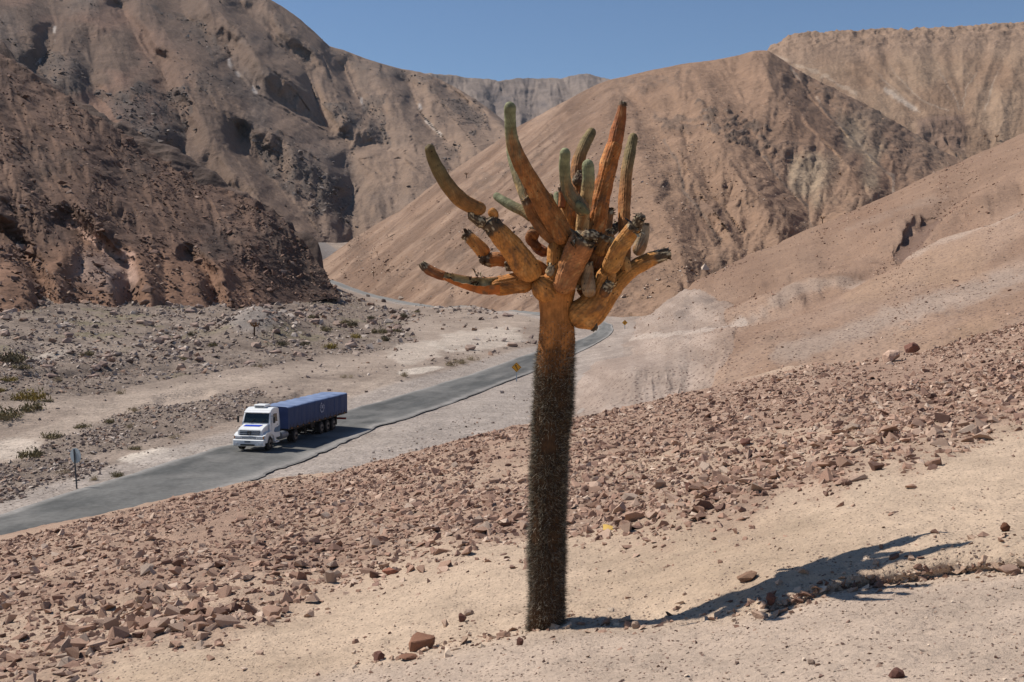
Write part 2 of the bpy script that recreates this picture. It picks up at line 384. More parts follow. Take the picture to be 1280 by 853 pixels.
def build_valley():
    px = cols(-20, 960, 540, -500, 1500, 30)
    rows = np.concatenate([np.linspace(800, 680, 12, endpoint=False), np.linspace(680, 480, 110, endpoint=False), np.linspace(480, 300, 165)])
    PY = np.repeat(rows[:, None], len(px), 1); PX = np.broadcast_to(px, PY.shape)
    G = val_base(PX, PY); h = val_noise(G, PX, PY); G[..., 2] += h
    x, y, z = G[..., 0], G[..., 1], G[..., 2]
    tr, rk = val_masks(PX, PY); rd = road_dist(G)
    c = mix(VG, VL, sm(-.1, .5, fbm(x, y, 0*x, 14, 4, 131))*.6)
    c = mix(c, VDk, sm(-.1, .4, fbm(x, y, 0*x, 6, 4, 137))*.55*(.4+.6*rk))
    c = c*(1-.22*rk*(1-sm(520, 560, PX)*.5))[..., None]; c = mix(c, VL, tr*.75)
    for (cx, cy, rx, ry, s) in ((528, 463, 30, 4, .8), (190, 570, 38, 9, .9), (255, 560, 30, 6, .5), (600, 425, 60, 14, .5), (520, 440, 40, 14, .4), (60, 443, 40, 3, .5), (15, 560, 40, 12, .4)):
        e = ((PX-cx)/rx)**2+((PY-cy+ (PX-cx)*.12)/ry)**2
        c = mix(c, lin(204, 190, 174), sm(1.3, .6, e+.5*vnoise(PX/12, PY/4, 0, 3))*s)
    c = mix(c, lin(120, 112, 84), sm(.15, .5, fbm(x, y, 0*x, 9, 4, 151))*rk*.55)
    # grey made ground beside the road
    sh = sm(8.5, 6.2, rd)*.8
    rside = sm(0, 12, PY-np.interp(PX, [p[0] for p in ROAD_R[:21]], [p[1] for p in ROAD_R[:21]]))*(PX > 250)*(PX < 780)
    sh = np.maximum(sh, rside*.85)
    g = GRAYSH*(1+.10*fbm(x*2.2-y*.3, y*.12, 0*x, 6, 4, 161))[..., None]
    c = c*(1-sh[..., None])+g*sh[..., None]
    c = mix(c, lin(128, 122, 118), inpoly(PX, PY, [(360, 295), (400, 300), (425, 315), (400, 335), (360, 330)])*.8)
    c = mix(c, mix(lin(150, 134, 122), lin(170, 153, 140), sm(-.2, .4, fbm(PX, PY*2, 0*PX, 24, 4, 15))), sm(700, 760, PX)*.7)
    mnd = np.exp(-(((PX-318)/40)**2)-(((PY-413)/14)**2)); c = mix(c, lin(140, 130, 122), sm(.3, .6, mnd)*.8)
    o = link('valley_floor', npmesh('valley_floor', G, gridfaces(*G.shape[:2]), M_VAL, c)); tag(o, kind='structure')
build_valley()
def build_road():
    n = 700; m = 24
    def res(L):
        a = np.array(L, float); u = np.linspace(0, len(a)-1, n); k = np.arange(len(a))
        X = np.interp(u, k, a[:, 0]); Y = np.interp(u, k, a[:, 1])
        for _ in range(12):
            X[1:-1] = (X[:-2]+2*X[1:-1]+X[2:])/4; Y[1:-1] = (Y[:-2]+2*Y[1:-1]+Y[2:])/4
        return X, Y
    ax, ay = res(ROAD_R); bx, by = res(ROAD_L)
    A = val_base(ax, ay); B = val_base(bx, by)
    wob = .16*vnoise(np.arange(n)*.9/3, 0, 0, 77)+.22*vnoise(np.arange(n)/9, 0, 0, 78)
    wob2 = .12*vnoise(np.arange(n)/4, 5, 0, 79)
    dirv = (A-B)/np.linalg.norm(A-B, axis=1, keepdims=True)
    A = A+dirv*wob[:, None]; B = B+dirv*wob2[:, None]
    t = np.linspace(0, 1, m)
    G = A[:, None]*(1-t[None, :, None])+B[:, None]*t[None, :, None]
    G[..., 2] += .03+.04*(1-(2*t-1)**2)+.05*vnoise(np.arange(n)[:, None]/9., 4*t[None], 0, 71)
    e0 = G[:, :1]+dirv[:, None]*.16; e1 = G[:, -1:]-dirv[:, None]*.06; lo = e0.copy(); lo[..., 2] -= .06; hi = e1.copy(); hi[..., 2] -= .1
    G = np.concatenate([lo, G, hi], 1)
    x, y = G[..., 0], G[..., 1]; tt = np.concatenate([[0], t, [1]])[None, :]
    s = np.arange(n)[:, None]
    base = lin(108, 106, 102)
    c = base*(1+.16*fbm(s/18.+0*x, tt*3+0*x, 0*x, 1, 4, 201))[..., None]
    wheel = np.exp(-((tt-.27)/.07)**2)+np.exp(-((tt-.48)/.06)**2)+np.exp(-((tt-.62)/.06)**2)+np.exp(-((tt-.83)/.06)**2)
    c = c*(1-.10*wheel+0*x)[..., None]
    dust = sm(.16, .0, tt)*.7+sm(.9, 1, tt)*.75
    pat = sm(.0, .35, fbm(s/16.+0*x, tt*3.5+0*x, 0*x, 1, 5, 211, g=.6)); c = mix(c, lin(78, 78, 76), pat*.7)
    c = mix(c, lin(158, 152, 145), np.clip(dust+.25*vnoise(s/8.+0*x, tt*4+0*x, 0, 207), 0, 1)*np.ones_like(x))
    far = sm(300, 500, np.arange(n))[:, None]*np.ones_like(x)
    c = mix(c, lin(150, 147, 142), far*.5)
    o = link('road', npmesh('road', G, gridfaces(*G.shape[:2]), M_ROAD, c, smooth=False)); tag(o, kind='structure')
build_road()

# ---- left spur
SP_F = [(-500, 420, 190), (0, 392, 205), (60, 384, 222), (110, 381, 235), (200, 379, 252), (270, 378, 268), (330, 376, 290), (380, 371, 322), (419, 367, 345), (424, 371, 347)]
SP_F = [(a, b+(7 if a < 420 else 1), c*.985) for a, b, c in SP_F]
SP_M = [(-500, 330, 225), (0, 318, 236), (60, 330, 246), (110, 300, 262), (160, 322, 272), (230, 318, 288), (270, 335, 290), (330, 340, 315), (380, 350, 345), (419, 362, 356), (424, 371, 356)]
SP_C = [(-500, -200, 520), (-100, 28, 440), (0, 68, 425), (44, 98, 420), (100, 133, 415), (159, 175, 410), (210, 205, 405), (255, 231, 400), (311, 250, 392), (340, 268, 386), (358, 280, 382), (385, 312, 374), (405, 337, 366), (416, 357, 360), (424, 370, 358)]
def fall_rills(PX, PY, ang, ws, wl, o, s):
    a = R(ang); u = PX*math.cos(a)+PY*math.sin(a); v = -PX*math.sin(a)+PY*math.cos(a)   # v runs down the slope
    u = u+ws*.6*vnoise(u/(ws*4), v/(wl*.6), 0, s+5)
    return fbm(u/ws, v/wl, 0*u, 1, o, s, ridged=True)
def spur_disp(px, py, T):
    r = .014*fbm(px, py*1.5, 0*px, 90, 3, 301)+.020*erosion(px, py, lambda x, y: -y*.8-.75*x, 46, 5, 311, gain=.5)*sm(.7, 1.2, T)*sm(424, 380, px)
    # eroded buttresses at the foot
    b = sm(1.25, .9, T)*sm(330, 260, px)
    r = r+b*.028*(np.abs(np.sin(px/34.+.8*vnoise(px/30, py/80, 0, 3)))-.5)
    g = pdist(px, py, [(80, 275), (110, 300), (135, 318), (155, 335), (165, 378)]); r = r-.05*sm(26, 0, g)*sm(1.6, 1.1, T)
    g = pdist(px, py, [(-20, 275), (20, 300), (50, 350), (60, 384)]); r = r-.05*sm(20, 0, g)
    g = pdist(px, py, [(235, 318), (262, 345), (272, 378)]); r = r-.045*sm(18, 0, g)
    return r
def spur_noise(G, px, py, T):
    x, y, z = G[..., 0], G[..., 1], G[..., 2]
    rock = rock_spur(px, py)
    return (.9*fbm(x, y, z, 20, 5, 321, g=.6)+(.3+.7*rock)*fbm(x, y, z, 5, 4, 331, g=.65))*sm(424, 410, px)+sm(1.9, 2.0, T)*1.8*fbm(x, y, z, 9, 3, 341, ridged=True)*sm(424, 350, px)
def rock_spur(px, py):
    r = sm(.05, .45, fbm(px, py*1.6+px*.5, 0*px, 46, 4, 351))
    return np.maximum(r*.8, sm(40, 8, pdist(px, py, [(345, 300), (370, 330), (400, 355), (420, 366)])))
def spur_col(G, px, py, T, n, h):
    x, y, z = G[..., 0], G[..., 1], G[..., 2]
    A, B, Cc, Rk = lin(104, 82, 69), lin(118, 94, 79), lin(84, 67, 59), lin(74, 65, 59)
    c = mix(A, B, sm(-.3, .4, fbm(px*.6+py*.4, py-px*.35, 0*px, 60, 4, 361)))
    band = sm(.0, .5, fbm((px*.62+py*.78)/3.2, (py*.62-px*.78), 0*px, 26, 4, 371)); c = mix(c, Cc, band*.8)
    c = mix(c, Rk, rock_spur(px, py)*.55)
    cl = sm(1.15, .95, T)*sm(345, 300, px); c = mix(c, lin(136, 104, 84), cl*.8)
    pk = sm(9, 2, pdist(px, py, [(92, 278), (118, 300), (140, 318), (162, 322), (166, 345)])+5*vnoise(px/7, py/7, 0, 3)); c = mix(c, lin(196, 160, 140), pk*.8)
    pk = sm(30, 8, pdist(px, py, [(110, 335), (150, 350)])); c = mix(c, lin(150, 128, 115), pk*.7)
    tal = sm(6, -4, (379-py)+4*vnoise(px/20, 0, 0, 8))*0
    return c*(1+.16*fbm(x, y, z, 3.5, 3, 381))[..., None]
layer('left_spur', cols(-20, 424, 300, -500, 424, 25), [SP_F, SP_M, SP_C], (50, 165), M_SPUR, spur_col, spur_disp, smooth=8, skirt=(14, .75), noise=spur_noise)

# ---- rocky rib just behind the spur
RB_C = [(-500, -220, 620), (-100, 10, 560), (0, 52, 540), (20, 82, 530), (52, 104, 520), (100, 128, 510), (140, 152, 500), (179, 168, 495), (200, 183, 490), (223, 190, 487), (255, 212, 482), (279, 227, 478), (303, 243, 474), (339, 258, 470), (355, 270, 466), (368, 290, 462), (374, 294, 460), (384, 294, 457), (392, 297, 455), (398, 304, 453), (402, 316, 452), (405, 338, 451)]
RB_F = [(a, b+45+.10*max(a, 0), c-25) for a, b, c in RB_C]; RB_F[-1] = (405, 345, 449); RB_F[-2] = (402, 345, 447); RB_F[-3] = (398, 345, 446); RB_F[-4] = (392, 345, 445); RB_F[-5] = (384, 345, 445)
def rib_noise(G, px, py, T):
    x, y, z = G[..., 0], G[..., 1], G[..., 2]
    return (3.5*fbm(x, y, z, 30, 5, 401, g=.6, ridged=True)+1.5*fbm(x, y, z, 9, 4, 411))*sm(404, 360, px)
def rib_col(G, px, py, T, n, h):
    x, y, z = G[..., 0], G[..., 1], G[..., 2]
    return mix(lin(92, 78, 70), lin(122, 102, 90), sm(-.2, .5, fbm(x, y, z, 16, 4, 421)))
layer('rocky_rib', cols(-20, 405, 180, -500, 405, 20), [RB_F, RB_C], (60,), M_SPUR, rib_col, None, smooth=2, skirt=(10, .8), noise=rib_noise)

# ---- big mountain on the left and behind the valley
MT_F = [(-500, 330, 800), (0, 250, 800), (200, 300, 800), (380, 325, 850), (420, 312, 950), (440, 306, 1050), (500, 290, 1100), (600, 270, 1150), (700, 260, 1200), (800, 250, 1250), (900, 250, 1300)]
MT_M = [(-500, 60, 1150), (0, 60, 1150), (200, 150, 1100), (300, 190, 1120), (400, 235, 1150), (440, 250, 1160), (500, 215, 1300), (560, 190, 1450), (650, 170, 1550), (800, 150, 1600), (900, 150, 1700)]
MT_C = [(-500, -180, 1900), (-150, -110, 1900), (0, -60, 1900), (150, -35, 1920), (280, -18, 1950), (335, -2, 1980), (352, 8, 2000), (375, 24, 2000), (395, 42, 2000), (412, 58, 2020), (430, 63, 2050), (455, 73, 2050), (475, 79, 2060), (500, 86, 2100), (525, 90, 2100), (545, 97, 2120), (575, 112, 2100), (610, 135, 2050), (640, 160, 2000), (680, 180, 1950), (900, 240, 1900)]
MR = [[(-60, -40), (20, 20), (60, 75), (120, 120), (180, 165)], [(110, -30), (170, 27), (197, 58), (272, 112), (323, 150), (374, 184), (410, 208), (438, 232)], [(240, -20), (300, 40), (330, 80), (380, 115)], [(197, 58), (240, 125), (262, 165), (300, 200), (330, 262), (380, 300)],
      [(335, 0), (400, 70), (440, 110), (470, 160), (495, 190), (540, 215)], [(480, 85), (505, 130), (545, 160), (580, 195)], [(525, 92), (565, 106), (607, 134), (640, 165)], [(438, 190), (470, 192), (505, 200), (530, 225), (545, 260)], [(120, 100), (150, 140), (190, 170)], [(360, 90), (395, 110), (430, 150)]]
MV = [[(65, 0), (70, 30), (62, 60), (42, 92), (20, 130)], [(204, -30), (238, 27), (282, 58), (289, 82), (320, 116), (360, 136), (386, 151), (428, 176), (438, 186), (433, 208), (445, 236), (431, 267), (424, 290)], [(150, 10), (185, 70), (200, 88), (221, 136), (233, 170), (226, 194), (250, 225), (300, 260)],
      [(512, 100), (520, 125), (526, 141), (551, 169), (575, 195)], [(430, 80), (445, 115), (456, 134), (480, 165), (485, 185), (440, 188)], [(110, 60), (118, 100), (125, 125)], [(300, 180), (340, 225), (380, 262), (400, 290)], [(300, 5), (345, 50), (385, 90), (400, 140), (410, 160)], [(560, 100), (600, 150), (620, 180)]]
def mt_disp(px, py, T):
    d, md = relief(px, py, MR, MV)
    wx = px+10*fbm(px, py, 0*px, 30, 3, 501); wy = py+10*fbm(px, py, 9+0*px, 30, 3, 502)
    d, md = relief(wx, wy, MR, MV)
    a = .078*sm(2.02, 1.85, T)
    for _ in range(26):
        e = d.copy(); e[1:-1, 1:-1] = (d[1:-1, 1:-1]*4+d[:-2, 1:-1]+d[2:, 1:-1]+d[1:-1, :-2]+d[1:-1, 2:])/8; d = e
    def phi(x, y):
        dd, mm = relief(x, y, MR, MV); return -y*1.0-.55*x+60*dd
    return a*(sm(-.1, .9, d)-.5)+.009*erosion(px, py, phi, 84, 3, 511, gain=.5, branch=.9)+.0065*erosion(px, py, phi, 30, 5, 517, gain=.55, branch=1.2)+.004*fbm(px, py, 0*px, 30, 5, 521, g=.6)
def mt_noise(G, px, py, T):
    x, y, z = G[..., 0], G[..., 1], G[..., 2]; k = rock_mt(px, py)
    return 1.2*fbm(x, y, z, 30, 5, 531, g=.6)+1.8*k*fbm(x, y*.6, z, 22, 5, 541, g=.65, ridged=True)
def rock_mt(px, py):
    f = fbm(px, py, 0*px, 40, 4, 551)
    r = sm(.15, .45, f)*.5
    for poly, s in (([(120, 110), (240, 110), (228, 195), (150, 165)], 1), ([(300, 160), (350, 175), (440, 238), (428, 275), (380, 260), (330, 215)], 1), ([(395, 130), (480, 128), (485, 178), (430, 165)], 1), ([(545, 128), (600, 130), (612, 165), (570, 160)], .8), ([(330, 0), (400, 60), (540, 95), (560, 115), (480, 95), (380, 70)], .7), ([(60, 60), (110, 90), (100, 125), (50, 100)], .8), ([(170, 0), (230, 20), (290, 70), (270, 80)], .8)):
        xx = px+14*f; yy = py+14*vnoise(px/16, py/16, 4, 6)
        r = np.maximum(r, inpoly(xx, yy, poly)*s)
    return np.clip(r, 0, 1)
def mt_col(G, px, py, T, n, h):
    x, y, z = G[..., 0], G[..., 1], G[..., 2]
    A = mix(lin(112, 93, 80), lin(140, 118, 101), sm(200, 520, px)); Bc = lin(106, 94, 86); Rk = lin(84, 78, 74)
    c = mix(A, Bc, sm(-.1, .5, fbm(px, py, 0*px, 55, 4, 561))*.6)
    c = mix(c, lin(146, 112, 94), sm(.1, .5, fbm(px, py*1.5, 5+0*px, 80, 3, 571))*.5*sm(300, 100, px))
    k = rock_mt(px, py)*sm(-.5, .3, fbm(px*1.5, py, 0*px, 14, 4, 563)); c = mix(c, Rk, k*.62)
    v = sm(3.2, .8, pdists(px+3*vnoise(px/9, py/9, 0, 2), py, [MV[0][1:4], MV[1][2:5], [(551, 169), (540, 160), (526, 141), (520, 125)], [(445, 115), (456, 134)]])); c = mix(c, lin(205, 192, 180), v*.7*sm(-.2, .4, vnoise(px/8, py/8, 0, 77)))
    return c*(1+.14*fbm(x, y, z, 30, 4, 581))[..., None]
layer('left_mountain', cols(-20, 780, 470, -500, 900, 25), [MT_F, MT_M, MT_C], (80, 160), M_FAR, mt_col, mt_disp, smooth=10, skirt=(10, .5), noise=mt_noise)

# ---- farthest ridge
FR_C = [(400, 120, 3800), (500, 95, 3900), (540, 92, 3900), (580, 96, 4000), (610, 99, 4000), (622, 102, 4000), (645, 99, 4100), (680, 99, 4100), (705, 98, 4100), (725, 93, 4100), (735, 92, 4100), (750, 96, 4100), (790, 104, 4000), (900, 120, 3900)]
FR_F = [(400, 260, 2700), (900, 260, 2700)]
FRR = [[(580, 96), (600, 130), (640, 160)], [(680, 99), (690, 130), (700, 160)], [(730, 92), (740, 130)], [(645, 99), (640, 120), (650, 150)]]; FRV = [[(622, 102), (618, 125), (625, 160)], [(705, 98), (712, 140)], [(560, 95), (575, 130)], [(665, 99), (668, 130), (672, 160)]]
def fr_disp(px, py, T):
    d, md = relief(px+4*vnoise(px/12, py/12, 0, 3), py, FRR, FRV); return .04*(d-.5)*sm(1, .85, T)+.009*erosion(px, py, lambda x, y: -y-.3*x, 34, 4, 601)
layer('far_ridge', cols(480, 800, 260, 400, 900, 10), [FR_F, FR_C], (110,), M_FAR, lambda G, px, py, T, n, h: mix(lin(132, 118, 108), lin(105, 96, 92), sm(0, .5, fbm(px, py*2, 0*px, 30, 4, 611))), fr_disp, skirt=(8, .5), noise=lambda G, px, py, T: 9*fbm(G[..., 0], G[..., 1], G[..., 2], 60, 5, 621, g=.6))

# ---- big hill right of the valley
RH_C = [(395, 331, 700), (410, 322, 710), (440, 300, 720), (470, 281, 735), (500, 264, 750), (530, 240, 770), (560, 216, 785), (600, 191, 805), (650, 157, 830), (700, 130, 850), (745, 107, 870), (765, 99, 880), (800, 91, 890), (850, 81, 900), (895, 75, 910), (925, 69, 915), (945, 64, 920), (960, 64, 925), (985, 80, 925), (1010, 95, 920), (1050, 115, 900), (1090, 135, 890), (1130, 160, 880), (1180, 190, 860), (1300, 240, 850), (1800, 420, 850)]
RH_F = [(395, 350, 610), (440, 362, 530), (500, 382, 440), (560, 392, 380), (650, 400, 330), (750, 405, 300), (850, 400, 290), (950, 370, 330), (1050, 340, 380), (1150, 320, 420), (1300, 300, 460), (1800, 440, 460)]
RR = [[(765, 99), (750, 150), (720, 220), (640, 290), (540, 350)], [(850, 80), (880, 130), (905, 190), (935, 240), (985, 285)], [(946, 64), (985, 120), (1010, 160), (1060, 205), (1085, 245), (1060, 290)], [(962, 62), (1012, 94), (1052, 113), (1092, 133), (1132, 158), (1182, 188)], [(800, 91), (790, 150), (800, 210), (830, 270), (860, 330)], [(700, 130), (660, 190), (580, 260), (480, 320)], [(905, 190), (900, 260), (900, 320)]]
RV = [[(987, 85), (1025, 132), (1062, 170), (1092, 200), (1115, 222), (1120, 250)], [(905, 75), (927, 110), (950, 155), (954, 196), (980, 230), (1010, 260), (1014, 285)], [(775, 98), (807, 144), (830, 175), (845, 200), (856, 241), (886, 279), (900, 300)], [(735, 115), (700, 190), (620, 270), (520, 340)], [(650, 160), (560, 250), (450, 320)], [(850, 150), (860, 190), (880, 230), (930, 290)]]
def rh_disp(px, py, T):
    f = sm(700, 820, px)
    wx = px+7*fbm(px, py, 0*px, 24, 3, 701); wy = py+7*fbm(px, py, 9+0*px, 24, 3, 702)
    d, md = relief(wx, wy, RR, RV)
    ang = np.interp(px, [400, 640, 800, 1000], [50, 42, 10, 0])
    r1 = fall_rills(px, py, 50, 12, 130, 4, 711)*(1-f)+fall_rills(px, py, -8, 14, 80, 4, 712)*f
    return ((.03+.035*f)*(sm(-.1, 1.1, d)-.5))*sm(1, .9, T)+(.010+.005*f)*erosion(px, py, lambda x, y: -y*(.55+.45*sm(700, 860, x))+(1-sm(700, 860, x))*.75*x+45*relief(x, y, RR, RV)[0], 40, 5, 721, gain=.5)+.003*fbm(px, py, 0*px, 40, 5, 723)
def rock_rh(px, py):
    f = fbm(px, py, 0*px, 30, 4, 731); r = sm(.28, .5, f)*.4
    for poly, s in (([(870, 130), (960, 160), (960, 190), (930, 180), (880, 160)], 1), ([(985, 84), (1030, 100), (1100, 130), (1190, 190), (1150, 215), (1110, 195), (1060, 150), (1015, 115)], .55), ([(810, 150), (880, 140), (890, 165), (830, 165)], .7), ([(960, 175), (1020, 180), (1010, 195), (965, 200)], .5), ([(600, 215), (680, 190), (650, 215), (580, 250)], .5), ([(780, 100), (860, 90), (860, 110), (790, 115)], .5)):
        r = np.maximum(r, inpoly(px+14*f, py+10*vnoise(px/12, py/12, 4, 6), poly)*s*sm(-.5, .2, vnoise(px/7, py/4, 0, 9)))
    return np.clip(r, 0, 1)
def rh_noise(G, px, py, T):
    x, y, z = G[..., 0], G[..., 1], G[..., 2]; k = rock_rh(px, py)
    return .8*fbm(x, y, z, 30, 5, 741, g=.6)+(.3+2.2*k)*fbm(x, y, z, 10, 5, 751, g=.65, ridged=True)
def rh_col(G, px, py, T, n, h):
    x, y, z = G[..., 0], G[..., 1], G[..., 2]
    A = mix(lin(142, 116, 97), lin(146, 118, 97), sm(700, 850, px)); Bc = lin(126, 100, 82)
    c = mix(A, Bc, sm(-.2, .5, fbm(px+py*.4, py*1.2, 0*px, 70, 4, 761))*.7)
    c = mix(c, lin(176, 158, 132), sm(.0, .5, fbm(px, py, 8+0*px, 60, 3, 765))*.5*sm(930, 990, px))
    st = sm(.1, .55, fall_rills(px, py, 50, 7, 110, 3, 771))*sm(820, 700, px); c = mix(c, lin(170, 144, 124), st*.35)
    st = sm(.25, .6, fall_rills(px, py, 50, 10, 160, 4, 777))*sm(820, 700, px); c = mix(c, lin(108, 86, 72), st*.55)
    c = mix(c, lin(104, 90, 80), rock_rh(px, py)*.75)
    v = sm(2.5, .6, pdists(px+2*vnoise(px/7, py/7, 0, 2), py, [RV[0][1:], RV[1][3:], RV[2][2:]])); c = mix(c, lin(110, 98, 88), v*.6)
    v = sm(2.2, .5, pdist(px+4*vnoise(px/7, py/7, 0, 2), py+3, RV[0]))*sm(-.1, .3, vnoise(px/9, py/9, 0, 21)); c = mix(c, lin(190, 168, 148), v*.5)
    return c*(1+.10*fbm(x, y, z, 14, 4, 781))[..., None]
layer('right_hill', cols(395, 1290, 500, 395, 1800, 20), [RH_F, RH_C], (230,), M_FAR, rh_col, rh_disp, smooth=4, skirt=(10, .5), noise=rh_noise)

# ---- mountain on the top right
TR_C = [(850, 130, 1450), (940, 80, 1480), (955, 66, 1490), (968, 55, 1495), (985, 46, 1500), (1005, 41, 1500), (1060, 39, 1500), (1120, 37, 1500), (1200, 35, 1500), (1240, 32, 1500), (1280, 30, 1500), (1500, 22, 1500), (1800, 40, 1500)]
TR_M = [(850, 190, 1150), (1100, 150, 1180), (1160, 143, 1190), (1200, 141, 1200), (1280, 135, 1200), (1500, 130, 1200), (1800, 150, 1200)]
TR_F = [(850, 290, 1000), (1100, 230, 1050), (1200, 240, 1060), (1800, 300, 1050)]
TV = [[(1060, 62), (1085, 80), (1110, 105), (1135, 128), (1150, 140)], [(1100, 60), (1120, 95), (1150, 125), (1185, 138)], [(1160, 50), (1175, 90), (1190, 115), (1200, 137)], [(1230, 62), (1222, 90), (1208, 110), (1203, 137)], [(1262, 60), (1245, 95), (1235, 125), (1230, 138)], [(1185, 55), (1187, 80), (1195, 105), (1200, 125)], [(1020, 60), (1050, 85), (1080, 105), (1110, 120)], [(1300, 70), (1285, 110), (1280, 135)]]
TRR = [[(1080, 45), (1105, 80), (1130, 108), (1160, 138)], [(1130, 45), (1145, 85), (1170, 120)], [(1200, 45), (1205, 85), (1202, 110)], [(1245, 45), (1235, 85), (1218, 120)], [(1280, 45), (1265, 90), (1250, 130)], [(1040, 50), (1065, 80), (1095, 105)]]
def tr_disp(px, py, T):
    d, md = relief(px+3*vnoise(px/10, py/10, 0, 3), py, TRR, TV)
    cliff = sm(.75, 1, T)*sm(1.0, .8, T)*0
    return .014*(d-.5)*sm(2, 1.7, T)*sm(1040, 1090, px)+.0032*erosion(px, py, lambda x, y: -y+.003*(x-1195)**2*.02, 34, 4, 801)
def tr_col(G, px, py, T, n, h):
    x, y, z = G[..., 0], G[..., 1], G[..., 2]
    c = mix(lin(152, 127, 105), lin(140, 114, 93), sm(-.2, .4, fbm(px, py, 0*px, 50, 4, 811)))
    c = mix(c, lin(150, 125, 106), sm(1.55, 1.85, T)*.8)
    v = sm(3, .5, pdists(px+2*vnoise(px/6, py/6, 0, 2), py, TV[:5])+1.5)*sm(70, 110, py); c = mix(c, lin(190, 172, 154), v*.7)
    v = sm(5, 1, pdist(px+3*vnoise(px/6, py/6, 0, 2), py, [(1108, 112), (1125, 125), (1145, 136)])); c = mix(c, lin(196, 180, 164), v*.5)
    v = sm(3, 1, pdist(px, py, [(950, 65), (990, 78), (1030, 95), (1070, 118)])+3*vnoise(px/9, py/5, 0, 5)); c = mix(c, lin(188, 168, 148), v*.4)
    k = sm(1.0, .93, T)*sm(.35, .6, T)*sm(1140, 1150, px)*sm(1215, 1200, px); c = mix(c, lin(120, 98, 86), k*.6)
    return c*(1+.10*fbm(x, y, z, 18, 4, 821))[..., None]
layer('right_mountain', cols(920, 1290, 260, 850, 1800, 20), [TR_F, TR_M, TR_C], (50, 100), M_FAR, tr_col, tr_disp, smooth=2, skirt=(8, .4), noise=lambda G, px, py, T: 1.2*fbm(G[..., 0], G[..., 1], G[..., 2], 30, 5, 831, g=.6)+sm(1, .8, T)*sm(1135, 1160, px)*sm(1225, 1195, px)*5*fbm(G[..., 0]*1.6, G[..., 1], G[..., 2]*.4, 26, 4, 841, ridged=True)+4*sm(1.7, 1.95, T)*fbm(G[..., 0], G[..., 1], G[..., 2], 14, 3, 845, ridged=True))

# ---- long slope on the right, with the eroded bank above the valley
ES_F = [(690, 600, 82), (800, 590, 85), (900, 590, 78), (1000, 580, 72), (1100, 570, 68), (1280, 560, 62), (1800, 480, 60)]
ES_B = [(690, 545, 98), (720, 528, 103), (760, 515, 107), (800, 508, 108), (860, 500, 108), (900, 492, 103), (960, 475, 100), (1100, 455, 96), (1280, 425, 90), (1800, 330, 85)]
ES_T = [(690, 540, 99), (705, 500, 108), (720, 470, 118), (745, 452, 124), (800, 445, 124), (860, 440, 122), (905, 432, 120), (960, 418, 122), (1100, 390, 124), (1280, 345, 124), (1800, 240, 124)]
ES_S = [(690, 539, 99), (705, 490, 112), (720, 450, 135), (745, 425, 165), (800, 412, 180), (860, 405, 180), (905, 392, 180), (960, 378, 178), (1100, 335, 180), (1280, 275, 180), (1800, 140, 180)]
ES_C = [(690, 538.5, 99), (705, 485, 113), (720, 430, 150), (738, 408, 250), (770, 378, 305), (800, 360, 330), (850, 345, 350), (900, 331, 370), (960, 306, 395), (1012, 286, 410), (1050, 271, 420), (1100, 249, 430), (1150, 225, 435), (1200, 202, 440), (1240, 184, 445), (1280, 165, 450), (1500, 60, 460), (1800, -60, 460)]
EV = [[(1300, 180), (1200, 235), (1150, 275), (1130, 300), (1075, 310), (1000, 335), (900, 365), (820, 395)], [(1280, 345), (1200, 372), (1160, 385), (1060, 420), (980, 440)], [(1280, 240), (1180, 285), (1060, 345), (960, 385), (860, 410)]]
ER = [[(1300, 215), (1180, 255), (1140, 270), (1040, 325), (900, 360)], [(1280, 270), (1200, 300), (1070, 340), (1000, 355), (900, 405)], [(1280, 380), (1180, 400), (1060, 440)], [(1240, 184), (1100, 270), (960, 330), (800, 385)]]
def es_disp(px, py, T):
    wx = px+6*fbm(px, py, 0*px, 30, 3, 901)
    d, md = relief(wx, py+5*fbm(px, py, 3+0*px, 30, 3, 902), ER[:2]+ER[3:], EV[:1]+EV[2:])
    for _ in range(14):
        e = d.copy(); e[1:-1, 1:-1] = (d[1:-1, 1:-1]*4+d[:-2, 1:-1]+d[2:, 1:-1]+d[1:-1, :-2]+d[1:-1, 2:])/8; d = e
    a = .042*sm(760, 960, px)*sm(4, 3.7, T)*sm(1.9, 2.8, T)
    # fluting of the bank
    fl = sm(1, 1.12, T)*sm(2.05, 1.9, T)*sm(925, 890, px)
    u = px+.25*py+5*vnoise(px/20, py/40, 0, 3)
    fl = fl*sm(735, 800, px)
    rr = .0045*fl*(.4+.6*sm(-.3, .4, vnoise(px/25, py/25, 0, 917)))*erosion(px, py*.7, lambda x, y: -y-.12*x, 21, 4, 915, branch=1.2)-.002*fl*(sm(.1, .8, fbm(u/11, py/90, 0*px, 1, 3, 911, ridged=True)))-.003*fl*sm(.2, .7, fbm(u/30, py/120, 0*px, 1, 2, 912, ridged=True))
    hol = -.07*sm(14, 1, 2*vnoise(px/6, py/6, 0, 8)+ pdist(px, py, [(1125, 303), (1135, 296), (1142, 284), (1158, 272)]))
    return a*(d-.5)+.0035*sm(2, 2.6, T)*sm(780, 900, px)*erosion(px, py, lambda x, y: -y+.55*x, 44, 5, 933, gain=.55)+rr+.5*hol+.012*fbm(px, py*1.5, 0*px, 60, 4, 921)*sm(690, 760, px)
